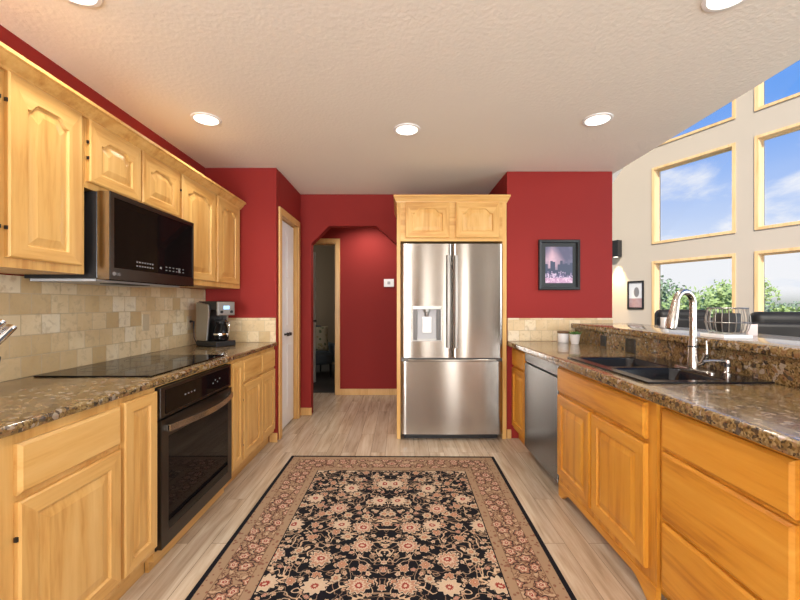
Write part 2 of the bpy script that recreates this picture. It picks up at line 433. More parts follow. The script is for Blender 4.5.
# ------------------------------------------------------------------ angled window wall of the great room
U = Vector((.430, -.903, 0)).normalized(); NI = Vector((-.903, -.430, 0)).normalized(); P0 = Vector((4.46, 6.77, 0))
def W(t_, z, n=0.0): return P0 + U*t_ + NI*n + Vector((0, 0, z))
def vault(t_): return 4.45 + 1.09*t_
TH = .16
cols = [(0.0, 1.185), (1.433, 2.618), (2.866, 4.05)]
rows = [(.50, 2.01), (2.335, 3.65)]
tl, tr_ = -1.9, 4.35
ts = [tl] + [x for c in cols for x in c] + [tr_]
mb = MB()
def quad(t0, t1, z0a, z0b, z1a, z1b): mb.prism([W(t0, z0a), W(t1, z0b), W(t1, z1b), W(t0, z1a)], -NI*TH)
for i in range(len(ts)-1):
    a, b = ts[i], ts[i+1]
    win = (a, b) in cols
    if not win:
        if i == 0:
            mb.prism([W(a, 0), W(b, 0), W(b, vault(b)), W(-1.76, vault(-1.76)), W(a, 2.5)], -NI*TH)
        else: quad(a, b, 0, 0, vault(a), vault(b))
    else:
        zs = [0] + [z for r in rows for z in r] + [4.03]
        for k in range(0, len(zs), 2): quad(a, b, zs[k], zs[k], zs[k+1], zs[k+1])
        quad(a, b, vault(a)-.15, vault(b)-.15, vault(a), vault(b))
struct(mb.build('wall_great_room', M['cream']))
# vaulted ceiling above
mb = MB(); mb.prism([W(-1.9, vault(-1.9), -TH), W(tr_, vault(tr_), -TH), W(tr_, vault(tr_), 2.6), W(-1.9, vault(-1.9), 2.6)], Vector((0, 0, .1)))
struct(mb.build('ceiling_vault', M['white']))
wi = 0
for (a, b) in cols:
    shapes = [((a, z0), (b, z0), (b, z1), (a, z1)) for z0, z1 in rows] + [((a, 4.03), (b, 4.03), (b, vault(b)-.15), (a, vault(a)-.15))]
    for sh in shapes:
        wi += 1
        ctr = Vector((sum(p[0] for p in sh)/4, sum(p[1] for p in sh)/4))
        def inset(dv):
            out = []
            for k in range(4):
                p = Vector(sh[k]); q0 = Vector(sh[k-1]); q1 = Vector(sh[(k+1) % 4])
                e0 = (p-q0).normalized(); e1 = (q1-p).normalized(); n0 = Vector((-e0.y, e0.x)); n1 = Vector((-e1.y, e1.x))
                bis = (n0+n1); out.append(p + bis*(dv/(1+n0.dot(n1))))
            return out
        def ring(dv, n): return [W(p.x, p.y, n) for p in inset(dv)]
        m1 = MB()
        m1.rings([ring(-.012, .001), ring(-.012, .018), ring(.028, .018), ring(.028, .001), ring(-.012, .001)], False, False)
        o = m1.build('window_%d' % wi, M['casing']); struct(o)
        m2 = MB(); m2.rings([ring(.001, .0), ring(.034, .0), ring(.034, -TH), ring(.001, -TH), ring(.001, .0)], False, False)
        m2.build('window_jamb', M['pale_trim'], o)
        m3 = MB(); m3.rings([ring(.0345, -.095), ring(.048, -.095), ring(.048, -.12), ring(.0345, -.12), ring(.0345, -.095)], False, False)
        m3.build('sash', M['pale_trim'], o)
        m4 = MB(); m4.rings([ring(.0482, -.105), ring(.0482, -.109)], True, True); m4.build('pane', M['pane'], o)

# ------------------------------------------------------------------ cabinet doors and carcasses
def arch_outline(w, h, ms, mb_, mt, arch, e=0.0):
    """inner outline of a door frame; e insets it further"""
    x0, x1, z0, z1 = ms+e, w-ms-e, mb_+e, h-mt-e
    pts, out = [], []
    K = 4
    for i in range(K): pts.append((x0+(x1-x0)*i/K, z0)); out.append((w*i/K, 0))
    zs = z1-arch
    for i in range(K): pts.append((x1, z0+(zs-z0)*i/K)); out.append((w, h*i/K))
    T = 26 if arch else 6
    for i in range(T):
        u = 1-2*i/T; au = abs(u)
        sm = max(0, min(1, (au-.50)/(.90-.50))); sm = sm*sm*(3-2*sm)
        pts.append((x0+(x1-x0)*(u+1)/2, z1-arch*sm)); out.append((w*(u+1)/2, h))
    for i in range(K): pts.append((x0, zs+(z0-zs)*i/K)); out.append((0, h-h*i/K))
    return pts, out
def panel_door(name, parent, x, z, w, h, tone, arch=0.0, ms=.058, mt=None, hinge=None, rail=None):
    mt = mt or ms; T = .02; b = rail or ms
    pts, out = arch_outline(w, h, ms, b, mt, arch)
    def off(e): return arch_outline(w, h, ms, b, mt, arch*(1-e*1.5), e)[0]
    def o_in(e): return [(min(max(px, e), w-e), min(max(pz, e), h-e)) for px, pz in out]
    R = [[(px, 0, pz) for px, pz in out], [(px, -T+.005, pz) for px, pz in out], [(px, -T, pz) for px, pz in o_in(.006)],
         [(px, -T, pz) for px, pz in pts], [(px, -T+.009, pz) for px, pz in off(.006)], [(px, -T+.009, pz) for px, pz in off(.012)], [(px, -T+.002, pz) for px, pz in off(.042)]]
    bm = MB(); bm.rings(R, True, True)
    bm.b.faces.ensure_lookup_table()
    n = len(pts)
    for k in range(6):
        for i in range(n):
            f = bm.b.faces[k*n+i]
            horiz = (i < 4) or (8 <= i < n-4)
            if k <= 2 and horiz: f.material_index = 1
    o = bm.build(name, [M[tone+'_v'], M[tone+'_h']], parent)
    o.location = (x, 0, z)
    if hinge:
        for hz_ in (.11*1.0, h-.11):
            hx = -.003 if hinge == 'l' else w+.003
            rbox(hx-.003, hx+.003, -.016, -.006, hz_-.007, hz_+.007).build('hinge', M['black'], o)
    return o
def drawer_front(parent, x, z, w, h, tone, name='drawer', panel=False):
    o = MB()
    R = []
    for e, y in ((0, 0), (0, -.012), (.010, -.02)):
        R.append([(e, y, e), (w-e, y, e), (w-e, y, h-e), (e, y, h-e)])
    o.rings(R, True, True)
    ob = o.build(name, M[tone+'_h'], parent); ob.location = (x, 0, z); return ob
def carcass(parent, w, depth, z0, z1, tone, toe=.1, recess=.05, back=True, closed_top=False):
    mb = MB().box(0, w, 0, .02, z0, z1).box(0, .018, .02, depth, z0, z1).box(w-.018, w, .02, depth, z0, z1).box(.018, w-.018, .02, depth, z0, z0+.018)
    if back: mb.box(.018, w-.018, depth-.012, depth, z0+.018, z1)
    if closed_top: mb.box(.018, w-.018, .02, depth-.012, z1-.018, z1)
    mb.build('body', M[tone+'_v'], parent)
    if toe: rbox(0, w, recess, recess+.018, 0, z0-.0005).build('toe_kick', M[tone+'_h'], parent)

XF = -1.158; DEP = .63; ZB = .885; G1 = 'maple base cabinets along the left wall'
def left_base(y0, y1, label): return thing('base_cabinet', label, 'cabinet', (XF, y0, 0), PI/2, G1)
c = left_base(.30, 1.083, 'honey maple base cabinet nearest the camera, left of the drawer and door unit')
carcass(c, .783, DEP, .1, ZB, 'maple'); drawer_front(c, .03, .69, .72, .16, 'maple'); panel_door('door', c, .03, .13, .357, .54, 'maple'); panel_door('door', c, .393, .13, .357, .54, 'maple')
c = left_base(1.084, 1.580, 'honey maple base cabinet with one drawer over one door, under the near counter')
carcass(c, .496, DEP, .1, ZB, 'maple'); drawer_front(c, .066, .695, .422, .155, 'maple'); panel_door('door', c, .066, .13, .422, .545, 'maple', hinge='l')
c = left_base(1.581, 1.812, 'narrow honey maple base cabinet with one tall door, left of the wall oven')
carcass(c, .231, DEP, .1, ZB, 'maple'); panel_door('door', c, .010, .13, .215, .73, 'maple', ms=.05)
c = left_base(2.592, 3.530, 'honey maple base cabinet with two drawers and narrow doors beside the red wall')
carcass(c, .938, DEP, .1, ZB, 'maple'); panel_door('filler_panel', c, .030, .13, .17, .73, 'maple', ms=.045)
for x, wd in ((.214, .362), (.582, .332)):
    drawer_front(c, x, .70, wd, .155, 'maple'); panel_door('door', c, x, .13, wd, .55, 'maple', hinge='l' if x < .4 else None)
# oven housing
c = thing('oven_cabinet', 'honey maple plinth and rails housing the black wall oven under the cooktop', 'cabinet', (XF, 1.8135, 0), PI/2)
rbox(0, .777, .006, .6, .05, .092).build('platform', M['maple_h'], c); rbox(0, .777, .61, .63, .05, ZB).build('back_panel', M['maple_h'], c); rbox(0, .777, .006, .05, .872, ZB).build('top_rail', M['maple_h'], c)
rbox(0, .777, .03, .048, 0, .0495).build('toe_kick', M['maple_h'], c)

# wall oven
ov = thing('wall_oven', 'black stainless built-in oven with bowed bar handle below the cooktop', 'oven', (XF, 1.8225, 0), PI/2)
OW = .758
rbox(.0, OW, .0, .57, .094, .868).build('oven_body', M['blackmatt'], ov)
mb = MB().box(0, OW, -.022, -.001, .722, .868); cp = mb.build('control_panel', M['dark_steel'], ov, bevel=.003)
rbox(.035, OW-.035, -.0245, -.0222, .738, .853).build('display', M['blackglass'], cp)
for k in range(4): rbox(.20+k*.03, .212+k*.03, -.0253, -.0246, .79, .797).build('button', M['legend'], cp); rbox(.50+k*.028, .512+k*.028, -.0253, -.0246, .80 if k % 2 else .785, .808 if k % 2 else .793).build('button', M['legend'], cp)
dz0, dz1 = .100, .714
mb = MB().box(0, OW, -.026, -.001, dz0, .165).box(0, OW, -.026, -.001, .625, dz1).box(0, .055, -.026, -.001, .165, .625).box(OW-.055, OW, -.026, -.001, .165, .625)
od = mb.build('oven_door', M['dark_steel'], ov)
rbox(.0551, OW-.0551, -.0255, -.004, .1651, .6249).build('oven_window', M['blackglass'], od)
hp = [(.03 + (OW-.06)*i/16, -.045-.05*math.sin(PI*i/16), .672) for i in range(17)]
R = []
for (x, y, z) in hp: R.append([(x, y-.006, z-.016), (x, y+.007, z-.016), (x, y+.007, z+.016), (x, y-.006, z+.016)])
mb = MB(); mb.rings(R); mb.box(.03, .05, -.045, -.0262, .66, .684).box(OW-.05, OW-.03, -.045, -.0262, .66, .684)
mb.build('handle', M['nickel'], od, smooth=True)

# left worktop and tiles
def counter_profile(x_edge, sgn, z0, z1):
    r = .012; pts = []
    for a in range(5):
        th = PI/2*a/4; pts.append((x_edge + sgn*(r-r*math.sin(th)), z1 - r + r*math.cos(th)))
    for a in range(5):
        th = PI/2*a/4; pts.append((x_edge + sgn*(r-r*math.cos(th)), z0 + r - r*math.sin(th)))
    return pts
XLC = -1.127
def worktop_left():
    prof = counter_profile(XLC, -1, ZB+.001, ZT); poly = [(XL+.004, ZB+.001)] + [(XL+.004, ZT)] + prof
    ys = [.28 + i*(YR-.002-.28)/60 for i in range(61)]
    mb = MB(); mb.rings([[(x + (.0025*math.sin(y*23)+.002*math.sin(y*51) if x > XLC-.03 else 0), y, z) for x, z in poly] for y in ys])
    return mb.build('countertop', M['granite'], smooth=True)
tag(worktop_left(), 'speckled brown granite countertop along the left wall under the cooktop', 'countertop')
struct(rbox(XL+.0005, XL+.010, .28, YR-.011, ZT+.0008, 1.402).build('trim_4', M['tile']), 'beige travertine tile backsplash on the left wall')
struct(rbox(XL+.0005, XC-.004, YR-.010, YR-.0005, ZT+.0008, 1.142).build('trim_5', M['tile']), 'beige travertine tile strip behind the coffee maker')
struct(rbox(1.016, XE, YW-.010, YW-.0005, ZT+.0008, 1.137).build('trim_6', M['tile']), 'beige travertine tile strip on the picture wall')

# cooktop
ck = thing('cooktop', 'black glass electric cooktop set on the left granite countertop', 'cooktop', (-1.75, 1.83, ZT+.0006))
rbox(0, .565, 0, .765, 0, .007).build('glass_top', M['blackglass'], ck, bevel=.003)
M['ringprint'] = mat('burner_ring_print', (.06, .06, .06), .2)
for bx, by, br in ((.16, .2, .085), (.16, .56, .105), (.40, .2, .105), (.40, .56, .075)):
    MB().rings([[(bx+r*math.cos(a*PI/24), by+r*math.sin(a*PI/24), z) for a in range(48)] for r, z in ((br, .0071), (br, .0075), (br-.004, .0075), (br-.004, .0071))], False, False).build('burner_ring', M['ringprint'], ck)

# ------------------------------------------------------------------ upper cabinets
XU = -1.473; UD = .318; UZ0, UZ1 = 1.408, 2.155; G2 = 'maple wall cabinets above the left counter'
def upper(y0, y1, z0, label, xf=XU):
    c = thing('wall_cabinet', label, 'cabinet', (xf, y0, 0), PI/2, G2)
    carcass(c, y1-y0, UD, z0, UZ1, 'maple', toe=0, closed_top=True); return c
c = upper(1.03, 1.790, UZ0, 'tall honey maple wall cabinet left of the microwave, arched door panels')
panel_door('door', c, .012, 1.445, .355, .695, 'maple', .036, ms=.072, rail=.05, hinge='r'); panel_door('door', c, .398, 1.445, .332, .695, 'maple', .036, ms=.072, rail=.05, hinge='l')
c = upper(1.792, 2.555, 1.815, 'short honey maple wall cabinet directly above the microwave')
panel_door('door', c, .010, 1.845, .358, .295, 'maple', .03, ms=.07, rail=.05, hinge='l'); panel_door('door', c, .380, 1.845, .366, .295, 'maple', .03, ms=.07, rail=.05)
c = upper(2.557, 3.53, UZ0, 'tall honey maple wall cabinet right of the microwave, beside red wall')
panel_door('door', c, .010, 1.445, .465, .695, 'maple', .036, ms=.072, rail=.05, hinge='l'); panel_door('door', c, .508, 1.445, .410, .695, 'maple', .036, ms=.072, rail=.05)
def crown(name, pts_path, label, mt, flip=1):
    """profile swept along a straight run; pts_path = (start, end, outward dir)"""
    s, e, outd = pts_path; s = Vector(s); e = Vector(e); outd = Vector(outd)
    prof = [(0, 0), (.012, 0), (.016, .01), (.03, .022), (.046, .044), (.058, .048), (.058, .062), (0, .062)]
    mb = MB(); mb.rings([[p + outd*a + Vector((0, 0, b)) for a, b in prof] for p in (s, e)])
    return mb
mb = crown('c', ((XU+.001, 1.03, 2.138), (XU+.001, 3.53, 2.138), (1, 0, 0)), '', None)
o = mb.build('crown_molding', M['maple_h']); tag(o, 'long honey maple crown molding along the tops of the left wall cabinets', 'molding')

# microwave
MWX = -1.38
mw = thing('microwave', 'over-the-range microwave with black glass door under the short wall cabinet', 'microwave', (MWX, 1.822, 0), PI/2)
MW = .742
rbox(.0, MW, .057, .405, 1.392, 1.806).build('microwave_body', M['black'], mw, bevel=.003)
rbox(.02, MW-.02, .08, .395, 1.380, 1.3915).build('vent_base', M['grey'], mw)
rbox(.2, .45, .1, .2, 1.376, 1.3795).build('grease_filter', M['blackmatt'], mw)
mb = MB().box(0, MW, 0, .056, 1.387, 1.445).box(0, MW, 0, .056, 1.785, 1.808).box(0, .028, 0, .056, 1.445, 1.785).box(MW-.012, MW, 0, .056, 1.445, 1.785)
md = mb.build('microwave_door', M['steel'], mw)
MB().box(.004, MW, -.003, -.0002, 1.387, 1.445).box(.004, MW, -.003, -.0002, 1.785, 1.808).box(.004, .028, -.003, -.0002, 1.445, 1.785).box(MW-.012, MW, -.003, -.0002, 1.445, 1.785).build('face_frame', M['dark_steel'], md)
rbox(.0281, MW-.0121, .001, .05, 1.4451, 1.7849).build('door_glass', M['blackglass'], md)
for r_ in range(2):
    for k in range(7): rbox(.19+k*.021, .201+k*.021, -.0003, .0008, 1.466+r_*.021, 1.473+r_*.021).build('button', M['legend'], md)
    for k in range(6): rbox(.44+k*.035, .455+k*.035, -.0003, .0008, 1.466+r_*.019, 1.471+r_*.019).build('button', M['legend'], md)
rbox(.388, .402, -.0003, .0008, 1.472, 1.484).build('button', M['legend'], md)
rbox(.57, .588, -.0003, .0008, 1.464, 1.492).build('button', M['legend'], md)
MB().rings([[(.028+r*math.cos(a*PI/10), y, 1.416+r*math.sin(a*PI/10)) for a in range(20)] for r, y in ((.010, -.0031), (.010, -.0042))]).build('logo', M['legend'], md)
text('LG', 'logo', M['legend'], md, (.043, -.0036, 1.4085), .021)

# ------------------------------------------------------------------ fridge enclosure and fridge
FY = 3.61
fc = thing('fridge_cabinet', 'honey maple fridge surround with two arched cabinet doors on top', 'cabinet', (-.03, FY, 0))
rbox(0, .035, 0, .72, 0, 2.235).build('side_panel', M['maple_v'], fc, bevel=.002)
rbox(.992, 1.032, 0, .72, 0.0, 2.235).build('side_panel', M['maple_v'], fc, bevel=.002)
MB().box(.035, .992, 0, .02, 1.86, 2.235).box(.035, .992, .02, .6, 1.86, 1.88).box(.035, .992, .02, .6, 2.21, 2.235).build('body', M['maple_h'], fc)
for x, wd in ((.082, .41), (.552, .41)):
    panel_door('door', fc, x, 1.89, wd, .335, 'maple', .045, ms=.062)
pr = [(0, 0), (.012, 0), (.016, .01), (.03, .022), (.046, .044), (.055, .048), (.055, .065), (0, .065)]
mb = MB()
R = []
for k in range(len(pr)):
    pass
path = [((0, .7), (-1, 0)), ((0, 0), (-1, -1)), ((1.032, 0), (1, -1)), ((1.032, .02), (1, 0))]
mb.rings([[(px+ox*a*.55, py+oy*a*.55, 2.225+b) for a, b in pr] for (px, py), (ox, oy) in path])
mb.build('crown', M['maple_h'], fc)

fr = thing('refrigerator', 'stainless steel French door refrigerator with bottom freezer drawer and dispenser', 'refrigerator', (.011, 3.555, 0))
FWD = .942; FT = 1.828
rbox(.012, FWD-.012, .075, .74, .03, 1.815).build('fridge_body', M['blackmatt'], fr)
rbox(.03, FWD-.03, .08, .3, 0, .0295).build('kick_grille', M['black'], fr)
def bowed(name, x0, x1, z0, z1, hole=None, par=fr):
    """door skin gently bowed across its width, edges rolled"""
    def yy(x):
        u = (x-x0)/(x1-x0); e = min(u, 1-u)*(x1-x0)
        return .0 + .004*(2*u-1)**2 + (.012*(1-e/.018)**2 if e < .018 else 0) + .0017*math.sin(u*9+z0*3)
    xs = sorted(set([x0, x0+.003, x0+.007, x0+.015] + [x0+.015+(x1-x0-.03)*i/26 for i in range(27)] + [x1-.007, x1-.003, x1] + (list(hole[:2]) if hole else [])))
    zs = sorted(set([z0, z1] + (list(hole[2:]) if hole else [])))
    b = bmesh.new(); V = {}
    for i, x in enumerate(xs):
        for j, z in enumerate(zs): V[i, j] = b.verts.new((x, yy(x), z))
    for i in range(len(xs)-1):
        for j in range(len(zs)-1):
            if hole and hole[0]-1e-6 <= xs[i] and xs[i+1] <= hole[1]+1e-6 and hole[2]-1e-6 <= zs[j] and zs[j+1] <= hole[3]+1e-6: continue
            b.faces.new((V[i, j], V[i+1, j], V[i+1, j+1], V[i, j+1]))
    be = [e for e in b.edges if e.is_boundary]
    r = bmesh.ops.extrude_edge_only(b, edges=be)
    for v in [g for g in r['geom'] if isinstance(g, bmesh.types.BMVert)]: v.co.y = .07
    m = MB(); m.b.free(); m.b = b
    o = m.build(name, M['steel'], par, smooth=True)
    return o, yy
dl, yl = bowed('fridge_door', 0, .4695, .772, FT, (.105, .375, .925, 1.252))
drr, yr2 = bowed('fridge_door', .4765, FWD, .772, FT)
fz, yf = bowed('freezer_drawer', 0, FWD, .062, .738)
rbox(.0, FWD, .03, .07, .7385, .7715).build('drawer_gap', M['dark_steel'], fz)
rbox(.06, FWD-.06, -.004, .03, .742, .757).build('handle', M['steel'], fz, bevel=.004)
def fhandle(par, x):
    zs = [.865 + (1.72-.865)*i/20 for i in range(21)]
    R = []
    for i, z in enumerate(zs):
        bow = .018*math.sin(PI*i/20); y = -.028-bow
        R.append([(x-.017, y+.020, z), (x-.017, y+.006, z), (x-.010, y-.006, z), (x+.010, y-.006, z), (x+.017, y+.006, z), (x+.017, y+.020, z)])
    m = MB(); m.rings(R); m.box(x-.009, x+.009, -.012, .018, .87, .90).box(x-.009, x+.009, -.012, .018, 1.685, 1.715)
    m.build('handle', M['brushed'], par, smooth=True)
fhandle(dl, .434); fhandle(drr, .506)
ds = MB().box(.105, .375, .060, .066, .925, 1.252).box(.105, .111, .008, .06, .925, 1.252).box(.369, .375, .008, .06, .925, 1.252).box(.111, .369, .008, .06, .925, .931).box(.111, .369, .008, .06, 1.222, 1.252).build('dispenser', M['brushed'], dl)
rbox(.152, .330, .045, .0598, .945, 1.221).build('paddle_panel', M['grey'], ds, bevel=.004)
rbox(.1111, .15, .05, .0598, .932, 1.2215).build('recess_side', M['dark_steel'], ds); rbox(.332, .3689, .05, .0598, .932, 1.2215).build('recess_side', M['dark_steel'], ds)
MB().lathe([(.032, 1.221), (.032, 1.20), (.022, 1.19), (.022, 1.165), (.016, 1.155)], .24, .04, 20).build('nozzle', M['brushed'], ds, smooth=True)
rbox(.198, .284, .036, .0448, 1.0, 1.15).build('paddle', M['whitep'], ds, bevel=.006)
MB().rings([[(.052+r*math.cos(a*PI/10), y, 1.782+r*math.sin(a*PI/10)) for a in range(20)] for r, y in ((.010, .0105), (.010, .009))]).build('logo', M['grey'], dl)
text('LG', 'logo', M['grey'], dl, (.068, .0072, 1.775), .022)

# ------------------------------------------------------------------ right run
XRF = 1.072; ZBR = .872; G3 = 'amber base cabinets under the right counter'
def right_base(y_far, y_near, label, xf=XRF, toe=.1):
    c = thing('base_cabinet', label, 'cabinet', (xf, y_far, 0), -PI/2, G3)
    return c, y_far-y_near
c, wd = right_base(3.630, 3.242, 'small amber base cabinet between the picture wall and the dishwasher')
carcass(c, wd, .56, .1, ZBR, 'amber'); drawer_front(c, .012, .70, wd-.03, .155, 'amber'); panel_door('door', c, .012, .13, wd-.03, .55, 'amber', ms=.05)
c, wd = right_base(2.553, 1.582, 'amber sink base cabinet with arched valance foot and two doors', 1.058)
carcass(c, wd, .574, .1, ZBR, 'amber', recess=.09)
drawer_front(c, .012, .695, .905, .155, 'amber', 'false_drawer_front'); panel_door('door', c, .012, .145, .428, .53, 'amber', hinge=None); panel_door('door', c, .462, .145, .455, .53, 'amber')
vp = [(0, .1), (0, .0)] + [(.05, 0)] + [(.05+.12*i/8, .062*math.sin(PI/2*i/8)) for i in range(1, 9)] + [(wd-.17+.12*i/8, .062*math.cos(PI/2*i/8)) for i in range(0, 9)] + [(wd, 0), (wd, .1)]
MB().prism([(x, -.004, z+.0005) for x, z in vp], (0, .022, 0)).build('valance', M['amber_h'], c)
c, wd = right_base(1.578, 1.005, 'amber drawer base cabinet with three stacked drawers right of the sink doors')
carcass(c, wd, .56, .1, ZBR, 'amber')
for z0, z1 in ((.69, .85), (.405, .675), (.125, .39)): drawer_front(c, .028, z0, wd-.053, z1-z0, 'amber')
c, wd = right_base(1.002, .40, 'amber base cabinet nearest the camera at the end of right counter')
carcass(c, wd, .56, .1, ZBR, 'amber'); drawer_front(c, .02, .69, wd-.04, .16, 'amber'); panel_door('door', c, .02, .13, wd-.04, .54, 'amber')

dw = thing('dishwasher', 'stainless steel dishwasher between two amber base cabinets', 'dishwasher', (XRF-.0, 3.238, 0), -PI/2)
DWW = .678
rbox(.004, DWW-.004, .004, .54, .09, .868).build('tub', M['blackmatt'], dw)
rbox(.0, DWW, -.022, .003, .075, .775).build('dishwasher_door', M['dw_steel'], dw, bevel=.004)
rbox(.0, DWW, -.02, .003, .790, .866).build('control_strip', M['dw_steel'], dw, bevel=.004)
rbox(.0, DWW, -.008, .003, .7755, .7895).build('pocket_handle', M['black'], dw)
rbox(.01, DWW-.01, .05, .07, .004, .088).build('kick_plate', M['black'], dw)

# worktop with the sink cut-out
XR = 1.010; sx0, sx1, sy0, sy1 = 1.105, 1.615, 1.70, 2.47
mb = MB()
prof = counter_profile(XR, 1, ZBR+.001, ZT); poly = [(XR+.04, ZBR+.001), (XR+.04, ZT)] + prof
ys = [.36 + i*(YW-.012-.36)/50 for i in range(51)]
mb.rings([[(x, y, z) for x, z in poly] for y in ys])
z0, z1 = ZBR+.001, ZT
for (a, b, c0, d0) in ((XR+.04, XRISE-.002, .36, sy0), (XR+.04, XRISE-.002, sy1, YW-.012), (XR+.04, sx0, sy0, sy1), (sx1, XRISE-.002, sy0, sy1)): mb.box(a, b, c0, d0, z0, z1)
tag(mb.build('countertop', M['granite'], smooth=True), 'speckled brown granite countertop with the black sink in the right run', 'countertop')
# knee wall, granite riser, raised bar
struct(rbox(XRISE+.022, XRISE+.15, .36, YW-.012, 0, 1.0415).build('wall_knee', M['cream']))
tag(rbox(XRISE, XRISE+.021, .36, YW-.012, ZT-.03, 1.0415).build('granite_riser', M['granite']), 'upright brown granite splash behind the sink below the raised bar', 'backsplash')
mb = MB()
pl = counter_profile(1.612, 1, 1.043, 1.09); pr_ = counter_profile(2.185, -1, 1.043, 1.09)
mb.rings([[(x, y, z) for x, z in pr_[::-1] + pl] for y in [.36, YW-.012]])
o = mb.build('bar_top', M['granite'], smooth=True); tag(o, 'raised granite bar top behind the sink facing the big windows', 'countertop')

# sink
sk = thing('kitchen_sink', 'black double bowl drop-in sink in the right granite countertop', 'sink', (0, 0, 0))
def bowl(x0, x1, y0, y1):
    def rr(e, z, r):
        x0_, x1_, y0_, y1_ = x0+e, x1-e, y0+e, y1-e; out = []
        for cx, cy, a0 in ((x1_-r, y0_+r, -PI/2), (x1_-r, y1_-r, 0), (x0_+r, y1_-r, PI/2), (x0_+r, y0_+r, PI)):
            for k in range(5): out.append((cx+r*math.cos(a0+PI/2*k/4), cy+r*math.sin(a0+PI/2*k/4), z))
        return out
    return [rr(-.006, ZT-.004, .05), rr(.0, ZT+.006, .045), rr(.006, ZT-.002, .04), rr(.012, ZT-.17, .04), rr(.03, ZT-.195, .05)]
mb = MB()
BW = [(1.135, 1.475, 2.095, 2.445), (1.135, 1.475, 1.725, 2.055)]
ox0, ox1, oy0, oy1 = 1.085, 1.640, 1.68, 2.49
rz0, rz1 = ZT+.0006, ZT+.009
for (a, b, c0, d0) in ((ox0, BW[0][0], oy0, oy1), (BW[0][1], ox1, oy0, oy1), (BW[0][0], BW[0][1], oy0, BW[1][2]), (BW[0][0], BW[0][1], BW[1][3], BW[0][2]), (BW[0][0], BW[0][1], BW[0][3], oy1)): mb.box(a, b, c0, d0, rz0, rz1)
mb.build('rim', M['sink'], sk)
for bw in BW:
    m = MB(); r = bowl(*bw); m.rings(r[1:], False, True); o = m.build('bowl', M['sink'], sk, smooth=True)
    MB().lathe([(.042, ZT-.1945), (.042, ZT-.190), (.03, ZT-.190), (.026, ZT-.1935)], (bw[0]+bw[1])/2, (bw[2]+bw[3])/2, 20).build('drain', M['chrome'], o, smooth=True)

# faucet with deck plate
fx, fy, fz0 = 1.515, 1.985, ZT+.0095
fa = thing('kitchen_faucet', 'brushed nickel gooseneck pull-down faucet behind the black sink', 'faucet', (fx, fy, fz0))
R = []
for z, e in ((0, 0), (.006, 0), (.010, .006)):
    R.append([((.028-e)*math.cos(a), (.13-e)*(1 if math.sin(a) > 0 else -1)*abs(math.sin(a))**.6, z) for a in [2*PI*k/28 for k in range(28)]])
MB().rings(R).build('deck_plate', M['nickel'], fa, smooth=True)
MB().lathe([(.027, .0105), (.027, .02), (.024, .05), (.022, .13), (.019, .16)], 0, 0, 24).build('body', M['nickel'], fa, smooth=True)
un = Vector((-.95, -.30, 0)).normalized(); RA = .060
path = [Vector((0, 0, .15)), Vector((0, 0, .22)), Vector((0, 0, .30))]
for k in range(13):
    a = 2.88*k/12; path.append(un*(RA*(1-math.cos(a))) + Vector((0, 0, .343 + RA*math.sin(a))))
endp = path[-1]; td = un*math.sin(2.88) + Vector((0, 0, math.cos(2.88)))
MB().tube(path, .0165, 16).build('spout', M['nickel'], fa, smooth=True)
MB().tube([endp, endp+td*.03, endp+td*.125, endp+td*.148], [.0175, .020, .027, .024], 16).build('spray_head', M['nickel'], fa, smooth=True)
MB().tube([Vector((0, 0, .118)), Vector((0, 0, .126))], .0232, 20).build('collar', M['black'], fa)
MB().tube([(0.010, -.006, .03), (.024, -.03, .042), (.030, -.045, .07), (.031, -.05, .09)], [.014, .013, .015, .015], 12).build('valve', M['nickel'], fa, smooth=True)
MB().tube([(.031, -.05, .085), (.031, -.051, .11), (.029, -.049, .155)], [.008, .006, .0055], 10).build('lever', M['nickel'], fa, smooth=True)
sp = thing('soap_dispenser', 'short nickel soap dispenser with long nozzle right of the faucet', 'soap dispenser', (1.585, 1.86, fz0))
MB().lathe([(.02, 0), (.02, .008), (.012, .014), (.011, .035)], 0, 0, 18).build('base', M['nickel'], sp, smooth=True)
MB().lathe([(.013, .035), (.013, .052)], 0, 0, 18).build('collar', M['black'], sp)
MB().lathe([(.014, .052), (.015, .062), (.013, .071), (.006, .074)], 0, 0, 18).build('pump_head', M['nickel'], sp, smooth=True)
MB().tube([(-.005, 0, .063), (-.07, .004, .065), (-.112, .006, .060)], [.008, .007, .006], 10).build('nozzle', M['nickel'], sp, smooth=True)

# outlets on the granite riser
def outlet(name, y, z, w_, h_, label, mt, xf, sgn, grp):
    o = thing(name, label, 'outlet', (xf, y, z), -PI/2 if sgn < 0 else PI/2, grp)
    p = rbox(-w_/2, w_/2, -.006, -.0005, -h_/2, h_/2).build('cover_plate', mt, o, bevel=.002)
    for zz in (-.02, .02): rbox(-.014, .014, -.0085, -.0061, zz-.012, zz+.012).build('socket', M['dark_steel'] if mt == M['black'] else mt, o, bevel=.001)
    return o
outlet('power_outlet', 3.11, .972+.0, .085, .085, 'smaller black outlet on the granite splash, nearer the picture wall', M['black'], XRISE, -1, 'black outlets on the granite splash')
outlet('power_outlet', 2.745, .972, .115, .100, 'larger black outlet on the granite splash behind the sink', M['black'], XRISE, -1, 'black outlets on the granite splash')
outlet('power_outlet', 2.69, 1.14, .072, .115, 'beige outlet on the tile above the cooktop', mat('almond_plastic', (.50, .40, .26), .4), XL+.0102, 1, 'outlets in the left tile')
outlet('power_outlet', 3.245, 1.11, .072, .115, 'beige outlet on the tile with black coffee maker plug', mat('almond_plastic_b', (.48, .38, .25), .4), XL+.0102, 1, 'outlets in the left tile')

